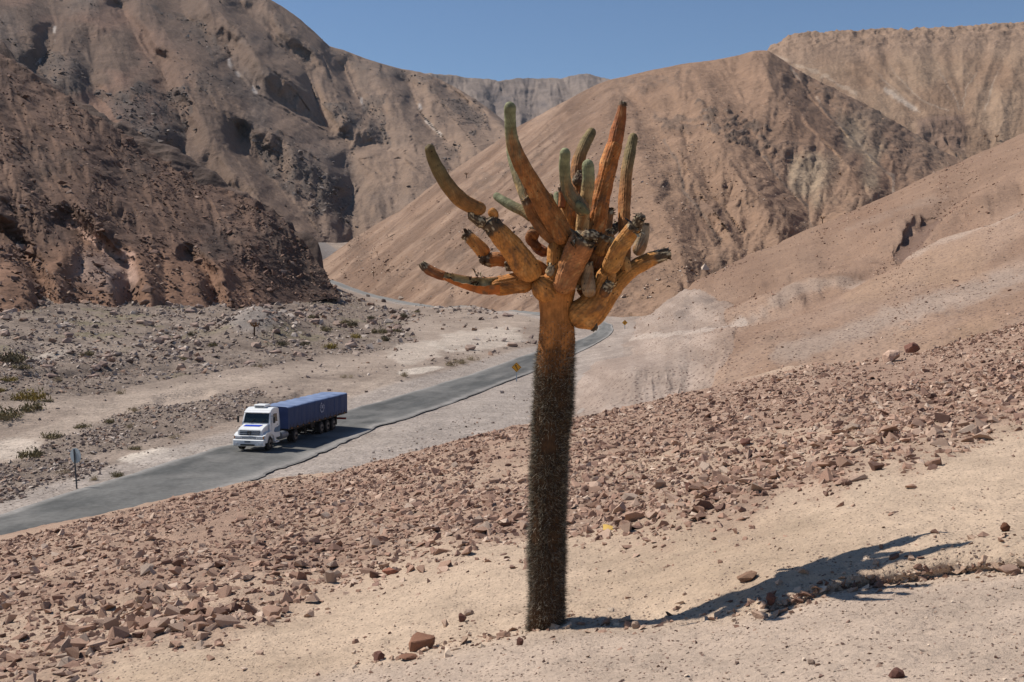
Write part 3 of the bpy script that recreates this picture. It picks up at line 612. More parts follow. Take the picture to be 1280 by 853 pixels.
def es_noise(G, px, py, T):
    x, y, z = G[..., 0], G[..., 1], G[..., 2]
    gr = grayland(px, py)
    d, md = relief(px+8*fbm(px, py, 0*px, 40, 3, 905), py+6*fbm(px, py, 3+0*px, 40, 3, 906), ER, EV)
    for _ in range(10):
        e = d.copy(); e[1:-1, 1:-1] = (d[1:-1, 1:-1]*4+d[:-2, 1:-1]+d[2:, 1:-1]+d[1:-1, :-2]+d[1:-1, 2:])/8; d = e
    return sm(2.2, 3, T)*sm(4, 3.6, T)*sm(800, 960, px)*5.5*(d-.5)+(.8*fbm(x, y, z, 22, 4, 931)+.22*fbm(x, y, z, 4, 5, 941, g=.6)+gr*sm(1.9, 2.3, T)*.9*fbm(x, y, z, 9, 5, 951, ridged=True)+sm(3.6, 4, T)*.5*fbm(x, y, z, 12, 3, 961))*sm(775, 850, px)
def grayland(px, py):
    return inpoly(px+14*vnoise(px/30, py/30, 0, 5), py+4*vnoise(px/20, py/12, 3, 5), [(680, 600), (690, 430), (730, 370), (800, 365), (880, 362), (925, 372), (905, 395), (930, 410), (905, 440), (880, 500), (860, 600)])*sm(975, 850, px+30*fbm(px, py, 0*px, 50, 4, 6))
def es_col(G, px, py, T, n, h):
    x, y, z = G[..., 0], G[..., 1], G[..., 2]
    A, Bc = lin(158, 132, 113), lin(145, 118, 99)
    c = mix(A, Bc, sm(-.3, .4, fbm(px*.5+py*.3, py*1.3+px*.55, 0*px, 45, 4, 971)))
    c = mix(c, lin(158, 130, 107), sm(.0, .4, fbm(px, py*2+px*.6, 8+0*px, 100, 3, 975))*sm(3.6, 2.9, T)*.6)
    c = mix(c, lin(176, 158, 143), sm(5, 1, pdists(px, py, [ER[1], [(1180, 240), (1100, 275), (1060, 290)]])+3*vnoise(px/12, py/6, 0, 5))*.5)
    c = mix(c, lin(158, 142, 129), sm(22, 5, pdist(px, py, EV[1])+8*vnoise(px/14, py/8, 0, 6))*.55)
    c = mix(c, mix(lin(140, 113, 93), lin(128, 101, 82), sm(-.3, .4, fbm(px, py, 0*px, 50, 4, 977))), sm(2.7, 3.9, T)*.75)
    g = grayland(px, py)
    c = mix(c, mix(lin(150, 134, 122), lin(170, 153, 140), sm(-.2, .4, fbm(px, py*2, 0*px, 24, 4, 15))), g*.8)
    dk = sm(7, 2, pdists(px, py, [[(860, 375), (885, 371)], [(860, 385), (850, 398)]])+3*vnoise(px/4, py/3, 0, 6)); c = mix(c, lin(110, 98, 90), dk*.45)
    tr = sm(4.5, 1.5, pdist(px, py, [(735, 432), (780, 425), (830, 418), (880, 408), (910, 398), (925, 390)], .6, 1)); c = mix(c, lin(186, 170, 156), tr*.6)
    hol = sm(9, 4, pdist(px, py, [(1125, 303), (1138, 292), (1160, 270)])+3*vnoise(px/5, py/5, 0, 2)); c = mix(c, lin(112, 90, 78), hol*.8)
    return c*(1+.09*fbm(x, y, z, 5, 4, 981))[..., None]
def es_blend(px, py, T, q):
    k = sm(705, 800, px+10*vnoise(px/25, py/25, 0, 4)); far = sm(1.7, 2.1, T)
    k = k*(1-far)+far*sm(775, 905, px+8*vnoise(px/25, py/25, 0, 4)); k = np.maximum(k*sm(.5, 1.2, T), sm(850, 910, px))
    return val_q(px, py)*(1-.02*sm(.6, 0, k))*(1-k)+q*k
layer('right_slope', cols(690, 1290, 440, 690, 1800, 20), [ES_F, ES_B, ES_T, ES_S, ES_C], (8, 50, 50, 105), M_RIGHT, es_col, es_disp, blend=es_blend, smooth=3, skirt=(10, .45), noise=es_noise)

# ---- base sheet far below everything, out to the horizon
g = npmesh('ground', np.array([[-6000, -2000, -60], [6000, -2000, -60], [6000, 6300, -60], [-6000, 6300, -60]]), [[0, 1, 2, 3]], M_FAR, np.tile(lin(150, 125, 108), (4, 1)))
tag(link('ground', g), kind='structure')

# ------------------------------------------------------------------ stones
def hull(n, seed, flat=1.0, elong=1.0):
    r = random.Random(seed); bm = bmesh.new()
    for _ in range(n):
        v = Vector((r.gauss(0, 1), r.gauss(0, 1), r.gauss(0, 1))).normalized()*(.75+.35*r.random())
        bm.verts.new((v.x*elong, v.y, v.z*flat))
    bmesh.ops.convex_hull(bm, input=list(bm.verts))
    bmesh.ops.delete(bm, geom=[v for v in bm.verts if not v.link_faces], context='VERTS')
    bmesh.ops.triangulate(bm, faces=list(bm.faces)); bm.normal_update()
    V = np.array([v.co[:] for v in bm.verts]); bm.verts.index_update()
    Fc = np.array([[v.index for v in f.verts] for f in bm.faces]); bm.free()
    return V, Fc
ROCKV = [hull(random.Random(i).randint(8, 10), 40+i, .6+.3*random.Random(i*3).random(), 1+.4*random.Random(i*5).random()) for i in range(16)]
SMALLV = [hull(7, 90+i, .6) for i in range(8)]
BOULV = [hull(15, 140+i, .75) for i in range(10)]
def scatter_mesh(name, pos, size, variants, mat, colr, sink=.25, tilt=.35, seed=3, kind='stuff'):
    r = np.random.default_rng(seed); n = len(pos); vi = r.integers(0, len(variants), n)
    VS, FS, CS = [], [], []; off = 0
    for k, (V, Fc) in enumerate(variants):
        idx = np.where(vi == k)[0]; m = len(idx)
        if not m: continue
        a = r.uniform(0, 2*np.pi, m); tx = r.normal(0, tilt, m); ty = r.normal(0, tilt, m)
        ca, sa, cx, sx_, cy, sy_ = np.cos(a), np.sin(a), np.cos(tx), np.sin(tx), np.cos(ty), np.sin(ty)
        s = size[idx][:, None, None]*(V[None]*r.uniform(.75, 1.25, (m, 1, 3)))
        X, Y, Z = s[..., 0], s[..., 1], s[..., 2]
        Y, Z = Y*cx[:, None]-Z*sx_[:, None], Y*sx_[:, None]+Z*cx[:, None]
        X, Z = X*cy[:, None]+Z*sy_[:, None], -X*sy_[:, None]+Z*cy[:, None]
        X, Y = X*ca[:, None]-Y*sa[:, None], X*sa[:, None]+Y*ca[:, None]
        W = np.stack([X, Y, Z], -1)+pos[idx][:, None]; W[..., 2] += (size[idx]*sink)[:, None]
        VS.append(W.reshape(-1, 3)); nv = len(V)
        FS.append((Fc[None]+(np.arange(m)*nv)[:, None, None]+off).reshape(-1, 3)); off += m*nv
        CS.append(np.repeat(colr[idx], nv, 0))
    o = link(name, npmesh(name, np.concatenate(VS), np.concatenate(FS), mat, np.concatenate(CS), smooth=False))
    return tag(o, kind=kind)
def stone_cols(n, seed=1, pal=None, w=None):
    r = np.random.default_rng(seed)
    pal = pal or [lin(168, 136, 116), lin(154, 122, 104), lin(180, 152, 132), lin(136, 108, 94), lin(192, 168, 148), lin(116, 90, 78)]
    w = np.array(w or [5, 4, 4, 2.5, 1.5, .9]); c = np.array(pal)[r.choice(len(pal), n, p=w/w.sum())]
    return c*r.uniform(.85, 1.15, (n, 1))
def sample_near(n, maskfn, seed, wpow=3.0):
    r = np.random.default_rng(seed); ox, oy = [], []; tot = 0
    while tot < n:
        px = r.uniform(-40, 1320, 60000); py = r.uniform(395, 880, 60000)
        crest = np.interp(px, [a for a, b, c in NC], [b for a, b, c in NC])
        q = near_q(px, py); ok = (py > crest+.5) & (r.random(60000) < np.clip((.0285/np.maximum(q, .02))**wpow, 0, 1)*maskfn(px, py))
        ox.append(px[ok]); oy.append(py[ok]); tot += ok.sum()
    return np.concatenate(ox)[:n], np.concatenate(oy)[:n]
# rubble sheet
def rub_mask(px, py):
    ry = np.interp(px, _rx, _ry); base = sm(34, -22, py-ry+24*vnoise(px/55, py/30, 0, 5)+12*vnoise(px/14, py/9, 0, 6))**1.3
    sandy = sm(.12, .42, fbm(px/1.0, py*2.2+px*.5, 0*px, 95, 4, 66))*.8
    bald = sm(0, 60, ry-py)*sm(-.1, .4, fbm(px, py*3+px*.8, 0*px, 160, 3, 68))*sm(800, 300, px)*.65
    band = .45+.55*sm(150, 40, ry-py)
    return np.clip(base*(1-sandy*(1-.6*sm(110, 40, ry-py)))*(1-bald)*band, 0, 1)
rx_, ry_ = sample_near(37000, rub_mask, 11)
rs_ = np.exp(rng.normal(math.log(.031), .55, len(rx_))); rs_ = np.clip(rs_*(1+.1*sm(110, 20, np.interp(rx_, _rx, _ry)-ry_)), .012, .115)
# loose stones over the sand, thick along the toe of the bank
def sand_mask(px, py):
    ly = np.interp(px, _lx, _ly); d = ly-py
    toe = np.exp(-((d-4)/9.)**2)*sm(450, 560, px)
    return np.clip(.07+.5*sm(75, 10, py-np.interp(px, _rx, _ry))+.9*toe+.10*sm(.2, .5, vnoise(px/60, py/30, 0, 9)), 0, 1)
sx2, sy2 = sample_near(3600, sand_mask, 12, 2.0)
ss2 = np.clip(np.exp(rng.normal(math.log(.016), .55, len(sx2))), .006, .07)
ax_ = np.concatenate([rx_, sx2]); ay_ = np.concatenate([ry_, sy2]); as_ = np.concatenate([rs_, ss2])
app = as_*near_q(ax_, ay_); vis = (ax_ > 2) & (ax_ < 1278) & (ay_ < 850)
order = np.argsort(-(app*vis)); top = order[:285]; rest = order[285:]
pos = near_point(ax_, ay_); scol = stone_cols(len(ax_), 5)
scatter_mesh('rubble', pos[rest], as_[rest], ROCKV, M_STONE, scol[rest], sink=.08)
_tr = np.random.default_rng(77); tx_ = np.where(_tr.random(900) < .62, _tr.uniform(945, 1290, 900), np.where(_tr.random(900) < .6, _tr.uniform(440, 690, 900), _tr.uniform(690, 960, 900))); tl = np.interp(tx_, _lx, _ly); ty_ = tl-2+_tr.normal(0, 6, 900)-(_tr.random(900) < .25)*_tr.uniform(0, 40, 900)
ts_ = np.clip(np.exp(_tr.normal(math.log(.015), .6, 900)), .006, .055)
scatter_mesh('toe_stones', near_point(tx_, ty_), ts_, ROCKV, M_STONE, stone_cols(900, 44, [lin(176, 148, 126), lin(150, 120, 102), lin(120, 92, 78), lin(196, 174, 152)], [4, 4, 2, 3]), sink=.15)
gx, gy = sample_near(11000, lambda a, b: .5+.5*sm(10, -25, np.interp(a, _lx, _ly)-b), 13, 1.6)
gs = np.clip(np.exp(rng.normal(math.log(.0075), .4, len(gx))), .003, .02)
scatter_mesh('gravel', near_point(gx, gy), gs, SMALLV, M_STONE, stone_cols(len(gx), 8, [lin(190, 170, 150), lin(160, 135, 118), lin(130, 105, 92)], [4, 4, 2]), sink=.3)
_cm = {}
def rock_mesh(vi, ci, variants=ROCKV, nm='stone'):
    k = (id(variants), vi, ci)
    if k not in _cm:
        V, Fc = variants[vi]; c = stone_cols(1, 900+ci)[0]
        _cm[k] = npmesh(nm, V, Fc, M_STONE, np.tile(c, (len(V), 1)), smooth=False)
    return _cm[k]
for j, i in enumerate(top):
    o = link('stone', rock_mesh(int(j*7 % 16), int(j % 9)))
    s = as_[i]; o.scale = (s*random.uniform(.8, 1.25), s*random.uniform(.8, 1.25), s*random.uniform(.8, 1.2))
    o.location = pos[i]+np.array([0, 0, s*.25]); o.rotation_euler = (random.gauss(0, .3), random.gauss(0, .3), random.uniform(0, 6.28))
    X_, Y_ = float(ax_[i]), float(ay_[i]); sand_ = Y_ > np.interp(X_, _rx, _ry)
    wh = ('on the open sand left of the cactus' if X_ < 680 else 'on the open sand right of the cactus') if sand_ else 'in the rubble at the bottom left corner' if X_ < 200 and Y_ > 740 else 'in the rubble below the truck, left of the cactus' if X_ < 430 else 'in the rubble just left of the cactus trunk' if X_ < 680 else 'in the rubble just right of the cactus trunk' if X_ < 900 else 'in the rubble towards the right edge'
    cc_ = stone_cols(1, 900+int(j % 9))[0]; kd = 'pale tan' if cc_.mean() > .32 else 'dark brown' if cc_.mean() < .19 else 'reddish brown'
    tag(o, kd+' angular stone lying '+wh, 'stone', kd+' stones '+wh)
def rock(px, py, wpx, hpx, col, label, vi, rz=0, tilt=(0, 0), seedn=0, deep=.8, n=26, name='boulder', cat='rock', group=None, at=None, D=None):
    p = near_point(px, py)[0] if at is None else Vector(at); D = p[1]; k = D/F
    r = random.Random(vi); bm = bmesh.new()
    for _ in range(n):
        v = Vector((r.gauss(0, 1), r.gauss(0, 1), r.gauss(0, 1))).normalized(); m = max(abs(v.x), abs(v.y), abs(v.z))
        v = v*(.6+.4/m*.7)*r.uniform(.9, 1.08); bm.verts.new(v)
    bmesh.ops.convex_hull(bm, input=list(bm.verts)); bmesh.ops.delete(bm, geom=[v for v in bm.verts if not v.link_faces], context='VERTS')
    bmesh.ops.triangulate(bm, faces=list(bm.faces)); bmesh.ops.subdivide_edges(bm, edges=list(bm.edges), cuts=2, use_grid_fill=True)
    for v in bm.verts:
        c = v.co; c += c.normalized()*.05*float(vnoise(np.array(c.x*3), np.array(c.y*3), np.array(c.z*3), vi))
    me = bpy.data.meshes.new(name)
    for f in bm.faces: f.smooth = False
    bm.to_mesh(me); bm.free(); a = me.color_attributes.new('col', 'FLOAT_COLOR', 'POINT')
    a.data.foreach_set('color', np.tile([*col, 1], len(me.vertices)).astype(np.float32)); me.materials.append(M_STONE if at is None else M_BOULD)
    o = link(name, me); o.scale = (wpx*k/2*.95, wpx*k/2*deep, hpx*k/2*1.1)
    o.location = (p[0], p[1], p[2]+hpx*k*.32); o.rotation_euler = (tilt[0], tilt[1], rz)
    return tag(o, label, cat, group)
BR, DR, LR = lin(150, 110, 88), lin(128, 92, 80), lin(186, 160, 140)
rock(526, 812, 45, 24, BR, 'largest foreground rock, a reddish brown wedge on the sand left of the cactus', 3, .2, (0, -.22))
rock(473, 827, 19, 14, DR, 'small rounded brown rock on the sand just left of the big wedge rock', 4)
rock(510, 828, 30, 8, BR, 'flat thin slab of rock lying directly under the big wedge rock', 5, .3)
rock(578, 774, 13, 14, DR, 'upright dark brown rock standing on the sand above the big wedge rock', 6)
rock(586, 762, 16, 9, LR, 'pale rock lying just behind the upright dark rock', 7)
rock(650, 815, 11, 13, DR, 'dark rock at the foot of the cactus, left of its base', 9)
rock(1114, 452, 29, 19, lin(196, 164, 142), 'pale boulder on the rubble crest, left one of a pair', 11, .3, (0, -.3))
rock(1140, 440, 24, 17, DR, 'pointed brown boulder on the rubble crest, right one of a pair', 12, .5)
rock(1262, 709, 32, 15, lin(170, 140, 122), 'large rounded rock at the right edge on the toe of the bank', 13)
rock(1120, 844, 26, 14, DR, 'brown rock at the bottom right on the gravel path', 15)
rock(1256, 655, 15, 14, lin(120, 82, 62), 'dark reddish rock half sunk in the sand near the right edge', 16)
rock(935, 719, 32, 12, lin(150, 118, 96), 'brown rock lying on the sand above the cactus shadow', 17, .2, (0, -.3))
rock(964, 752, 15, 18, DR, 'upright brown stone at the edge of the cactus shadow', 18)
rock(932, 553, 18, 11, DR, 'dark red stone standing out of the middle of the rubble right of the cactus', 19)
rock(898, 597, 16, 9, lin(190, 148, 128), 'pinkish flat topped block in the rubble right of the cactus', 20)
rock(861, 614, 12, 12, DR, 'dark rounded stone in the rubble below the pinkish block', 21)
rock(1013, 835, 13, 8, LR, 'pale flat stone lying on the gravel path at the bottom', 22)
rock(795, 783, 14, 12, LR, 'pale squarish rock at the edge of the trunk shadow', 23)
rock(488, 716, 26, 10, lin(165, 110, 88), 'long orange red stone at the lower edge of the rubble left of the cactus', 24, .1)

# valley boulders, small stones on the far slopes
def grid_sample(name, n, maskfn, seed):
    G, PX, PY = GRIDS[name]; r = np.random.default_rng(seed); out = []; tot = 0
    fx, fy, fg = PX.ravel(), PY.ravel(), G.reshape(-1, 3); m = (fx > -40) & (fx < 1320); idx = np.where(m)[0]
    pr = maskfn(fx[idx], fy[idx], fg[idx]); pr = pr/pr.sum()
    k = r.choice(idx, n, p=pr); p = fg[k].copy(); j = r.normal(0, .5, (n, 2))*(p[:, 1:2]/F*1.0); p[:, :2] += j
    return p, fx[k], fy[k]
n = 19000; r = np.random.default_rng(21)
vx = r.uniform(-20, 700, 200000); vy = r.uniform(360, 650, 200000); tr, rk = val_masks(vx, vy)
G_ = val_base(vx, vy); rd = road_dist(G_)
cl = sm(-.25, .35, fbm(vx, vy*2.5, 0*vx, 45, 3, 222))
den = rk*(.3+.7*cl)+.07*(1-tr)*(.3+cl); den *= sm(5.5, 8, rd)
pile = np.exp(-(((vx-575)/42)**2)-(((vy-386)/6)**2)); den = np.maximum(den, pile)
ok = r.random(len(vx)) < den; vx, vy = vx[ok][:n], vy[ok][:n]
vp = val_point(vx, vy); vs = np.clip(np.exp(r.normal(math.log(.15), .72, len(vx))), .06, 1.1)*np.clip(vp[:, 1]/180, .55, 1.6)
vs = np.where(vp[:, 1] < 125, np.minimum(vs, .16+.3*(vs/1.5)), vs)
vcol = stone_cols(len(vx), 31, [lin(164, 146, 132), lin(140, 124, 114), lin(190, 174, 160), lin(118, 102, 94), lin(156, 128, 110)], [5, 4, 2.5, 2, 2])
vord = np.argsort(-(vs/vp[:, 1]*(vx > 0))); vt, vr = vord[:60], vord[60:]
scatter_mesh('river_boulders', vp[vr], vs[vr], SMALLV+BOULV[:3], M_BOULD, vcol[vr], sink=.2)
bmsh = []
for i in range(6):
    V, Fc = BOULV[3+i]; bmsh.append(npmesh('boulder', V, Fc, M_BOULD, np.tile(stone_cols(1, 300+i, [lin(176, 152, 136), lin(150, 128, 116)], [1, 1])[0], (len(V), 1)), smooth=False))
for j, i in enumerate(vt):
    o = link('boulder', bmsh[j % 6]); s = vs[i]; o.scale = (s, s*.9, s*.85); o.location = vp[i]+np.array([0, 0, s*.3]); o.rotation_euler = (0, 0, random.uniform(0, 6))
    X_, Y_ = float(vx[i]), float(vy[i]); wh = 'beside the road near the round sign' if Y_ > 555 else 'in the rubble between dirt track and road, left of the truck' if Y_ > 484 else 'in the left part of the dry river bed' if X_ < 220 else 'in the river bed near the gravel mound' if X_ < 400 else 'in the stony river bed right of the gravel mound'
    tag(o, 'weathered grey brown boulder '+wh, 'boulder', 'boulders '+wh)
p, a, b = grid_sample('right_slope', 5000, lambda x, y, g: (sm(3, 0, 0*x)+1)*(y < 470)*(g[:, 1]**1.0)*(.15+sm(-.1, .5, fbm(x, y*1.6, 0*x, 60, 3, 231)))*(1-.8*grayland(x, y)), 41)
scatter_mesh('slope_stones', p, np.clip(np.exp(np.random.default_rng(4).normal(math.log(.13), .45, len(p))), .05, .6)*np.clip(p[:, 1]/220, .6, 2), SMALLV, M_BOULD, stone_cols(len(p), 33))
p, a, b = grid_sample('left_spur', 5000, lambda x, y, g: .2+sm(-.1, .5, fbm(x, y, 0*x, 40, 3, 241)), 42)
scatter_mesh('spur_stones', p, np.clip(np.exp(np.random.default_rng(5).normal(math.log(.35), .5, len(p))), .15, 1.6), SMALLV, M_BOULD, stone_cols(len(p), 34, [lin(130, 104, 90), lin(108, 86, 76), lin(158, 134, 118)], [4, 4, 1]))
p, a, b = grid_sample('right_hill', 4500, lambda x, y, g: (.15+sm(-.1, .5, fbm(x, y, 0*x, 50, 3, 251)))*(y < 375), 43)
scatter_mesh('hill_stones', p, np.clip(np.exp(np.random.default_rng(6).normal(math.log(.32), .5, len(p))), .15, 1.6), SMALLV, M_BOULD, stone_cols(len(p), 35, [lin(160, 132, 112), lin(128, 104, 90), lin(196, 176, 158)], [4, 3, 2]))
p, a, b = grid_sample('left_mountain', 3000, lambda x, y, g: .03+rock_mt(x, y), 44)
scatter_mesh('mountain_outcrops', p, np.clip(np.exp(np.random.default_rng(7).normal(math.log(1.1), .5, len(p))), .5, 4), SMALLV, M_BOULD, stone_cols(len(p), 36, [lin(120, 108, 100), lin(96, 88, 84), lin(150, 138, 128)], [4, 4, 1]))

# ------------------------------------------------------------------ ray casts onto the land
bpy.context.view_layer.update(); _dg = bpy.context.evaluated_depsgraph_get()
_camrot = cam.matrix_world.to_3x3() if False else Matrix.Rotation(math.pi/2-PITCH, 3, 'X')
def hit(px, py):
    d = _camrot @ Vector(((px-640)/F, (426.5-py)/F, -1)); d.normalize()
    ok, loc, nrm, fi, ob, mw = S.ray_cast(_dg, Vector((0, 0, 0)), d)
    return loc if ok else Vector(P(px, py, 300))

# ------------------------------------------------------------------ cactus
def mat_cactus():
    m, t, b = mat_base('cactus_skin'); N, L = t.nodes, t.links
    at = N.new('ShaderNodeAttribute'); at.attribute_name = 'col'; tc = N.new('ShaderNodeTexCoord')
    n = N.new('ShaderNodeTexNoise'); n.inputs['Scale'].default_value = 14; n.inputs['Detail'].default_value = 8; L.new(tc.outputs['Object'], n.inputs['Vector'])
    mr = N.new('ShaderNodeMapRange'); mr.inputs[1].default_value = .32; mr.inputs[2].default_value = .68; mr.inputs[3].default_value = .62; mr.inputs[4].default_value = 1.25; L.new(n.outputs[0], mr.inputs[0])
    mx = N.new('ShaderNodeVectorMath'); mx.operation = 'SCALE'; L.new(at.outputs['Color'], mx.inputs[0]); L.new(mr.outputs[0], mx.inputs['Scale'])
    v = N.new('ShaderNodeTexVoronoi'); v.inputs['Scale'].default_value = 26; L.new(tc.outputs['Object'], v.inputs['Vector'])
    lt = N.new('ShaderNodeMapRange'); lt.inputs[1].default_value = .10; lt.inputs[2].default_value = .2; lt.inputs[3].default_value = 1; lt.inputs[4].default_value = 0; L.new(v.outputs['Distance'], lt.inputs[0])
    sc = N.new('ShaderNodeSeparateColor'); L.new(v.outputs['Color'], sc.inputs[0]); g = N.new('ShaderNodeMath'); g.operation = 'GREATER_THAN'; g.inputs[1].default_value = .72; L.new(sc.outputs[0], g.inputs[0])
    mu = N.new('ShaderNodeMath'); mu.operation = 'MULTIPLY'; L.new(lt.outputs[0], mu.inputs[0]); L.new(g.outputs[0], mu.inputs[1])
    mi = N.new('ShaderNodeMix'); mi.data_type = 'RGBA'; L.new(mu.outputs[0], mi.inputs[0]); L.new(mx.outputs[0], mi.inputs[6]); mi.inputs[7].default_value = (.045, .025, .015, 1)
    L.new(mi.outputs[2], b.inputs['Base Color']); b.inputs['Roughness'].default_value = .75; b.inputs['Specular IOR Level'].default_value = .25
    n2 = N.new('ShaderNodeTexNoise'); n2.inputs['Scale'].default_value = 60; n2.inputs['Detail'].default_value = 5; L.new(tc.outputs['Object'], n2.inputs['Vector'])
    bp = N.new('ShaderNodeBump'); bp.inputs['Distance'].default_value = .006; L.new(n2.outputs[0], bp.inputs['Height']); L.new(bp.outputs[0], b.inputs['Normal'])
    return m
M_CAC = mat_cactus()
CB = near_point(683, 786)[0]; CD = CB[1]; K = CD/F
cactus = thing('cactus', CB, label='tall candelabra cactus with a spiny dark trunk and orange arms on the sandy slope', cat='cactus')
def crom(pts, step):
    a = np.array(pts, float); a = np.vstack([2*a[0]-a[1], a, 2*a[-1]-a[-2]]); out = []
    for i in range(1, len(a)-2):
        m = max(2, int(np.linalg.norm(a[i+1, :3]-a[i, :3])/step))
        for j in range(m):
            t = j/m; out.append(.5*((2*a[i])+(-a[i-1]+a[i+1])*t+(2*a[i-1]-5*a[i]+4*a[i+1]-a[i+2])*t*t+(-a[i-1]+3*a[i]-3*a[i+1]+a[i+2])*t**3))
    out.append(a[-2]); return np.array(out)
ORG, ORD, GRN, OLV, DEAD, PALE, GRY = lin(208, 142, 74), lin(164, 106, 56), lin(142, 142, 106), lin(134, 116, 78), lin(96, 78, 60), lin(214, 196, 160), lin(158, 138, 112)
def tube(path, seg=30, ribs=24, amp=.03, bump=.06, seed=0, cap0='flat', cap1='round', step=.011):
    c = crom(path, step); pts, rad = c[:, :3], np.maximum(c[:, 3], .002); n = len(pts)
    L = np.concatenate([[0], np.cumsum(np.linalg.norm(np.diff(pts, axis=0), axis=1))]); tot = L[-1]
    if cap1 == 'round':
        d = np.clip((tot-L)/(rad[-1]*1.25), 0, 1); rad = rad*np.sqrt(np.clip(1-(1-d)**2, .001, 1))
    if cap0 == 'round':
        d = np.clip(L/(rad[0]*1.1), 0, 1); rad = rad*np.sqrt(np.clip(1-(1-d)**2, .002, 1))
    tg = np.gradient(pts, axis=0); tg /= np.linalg.norm(tg, axis=1, keepdims=True)
    u = np.cross(tg[0], [0, 1, 0.13]); u /= np.linalg.norm(u); U = []
    for k in range(n):
        u = u-tg[k]*np.dot(u, tg[k]); u /= np.linalg.norm(u); U.append(u)
    U = np.array(U); W = np.cross(tg, U)
    th = np.linspace(0, 2*np.pi, seg, endpoint=False)[None]
    s = L[:, None]; rr = rad[:, None]*(1+amp*np.cos(ribs*th))
    nz = fbm(np.cos(th)*1.2+s*9, np.sin(th)*1.2+seed, s*7+0*th, 1, 3, 1000+seed)
    rr = rr*(1+bump*nz)*(1+bump*.45*vnoise(s*17, 0*s+seed, 0*s, 1400+seed))
    G = pts[:, None]+rr[..., None]*(np.cos(th)[..., None]*U[:, None]+np.sin(th)[..., None]*W[:, None])
    return G, s/tot+0*th, th+0*s, rr, tot, tg
def tube_mesh(name, G, col, ragged=None, seed=0):
    n, m = G.shape[:2]
    i = np.arange(n-1)[:, None]*m+np.arange(m)[None]; j = np.arange(n-1)[:, None]*m+(np.arange(m)[None]+1) % m
    Fq = np.stack([i, j, j+m, i+m], -1).reshape(-1, 4)
    V = G.reshape(-1, 3); C = col.reshape(-1, 3)
    # caps as degenerate fans
    V = np.vstack([V, G[0].mean(0), G[-1].mean(0)]); C = np.vstack([C, C[0]*.6, C[-1]*.9])
    a = np.arange(m); f0 = np.stack([(a+1) % m, a, np.full(m, n*m), np.full(m, n*m)], -1); b = (n-1)*m+a; f1 = np.stack([b, (n-1)*m+(a+1) % m, np.full(m, n*m+1), np.full(m, n*m+1)], -1)
    me = bpy.data.meshes.new(name); me.from_pydata([tuple(v) for v in V], [], [tuple(x) for x in Fq]+[tuple(x[:3]) for x in f0]+[tuple(x[:3]) for x in f1])
    for p_ in me.polygons: p_.use_smooth = True
    cc = np.ones((len(V), 4), np.float32); cc[:, :3] = np.clip(C, 0, 1)
    at = me.color_attributes.new('col', 'FLOAT_COLOR', 'POINT'); at.data.foreach_set('color', cc.ravel()); me.materials.append(M_CAC)
    return me
def cpt(px, py, r, dy=0): # local point of the cactus, r in photo pixels
    D = CD+dy; p = P(px, py, D)-CB; return (p[0], p[1], p[2], r*D/F)
def flakes(path_end, r, d, n, seed, parent, col=(DEAD, PALE)):
    rr = random.Random(seed); bm = bmesh.new(); cl = []
    d = Vector(d).normalized(); a0 = d.orthogonal().normalized(); b0 = d.cross(a0)
    for k in range(n):
        t = rr.uniform(0, 6.28); o = (a0*math.cos(t)+b0*math.sin(t)); q = Vector(path_end)+o*r*rr.uniform(.65, 1.02)-d*rr.uniform(0, r*1.2)
        l = r*rr.uniform(.4, 1.1); wd = r*rr.uniform(.15, .4); dr = (d*rr.uniform(-.2, 1)+o*rr.uniform(.1, 1.1)).normalized(); side = dr.cross(o).normalized()
        v = [bm.verts.new(x) for x in (q-side*wd, q+side*wd, q+dr*l*.6+side*wd*.8+o*r*.12, q+dr*l+side*wd*rr.uniform(-.4, .6), q+dr*l*.55-side*wd*.9+o*r*.12)]
        bm.faces.new(v); c = col[0] if rr.random() < .7 else col[1]; cl += [c*rr.uniform(.6, 1.3)]*5
    bmesh.ops.solidify(bm, geom=list(bm.faces), thickness=r*.08)
    me = bpy.data.meshes.new('bark_flake'); bm.to_mesh(me); bm.free()
    cc = np.ones((len(me.vertices), 4), np.float32); src = np.array(cl, np.float32); k = len(src)
    for i in range(len(cc)): cc[i, :3] = src[i % k]
    at = me.color_attributes.new('col', 'FLOAT_COLOR', 'POINT'); at.data.foreach_set('color', cc.ravel()); me.materials.append(M_CAC)
    o = link('bark_flake', me, parent); o['kind'] = 'stuff'; return o
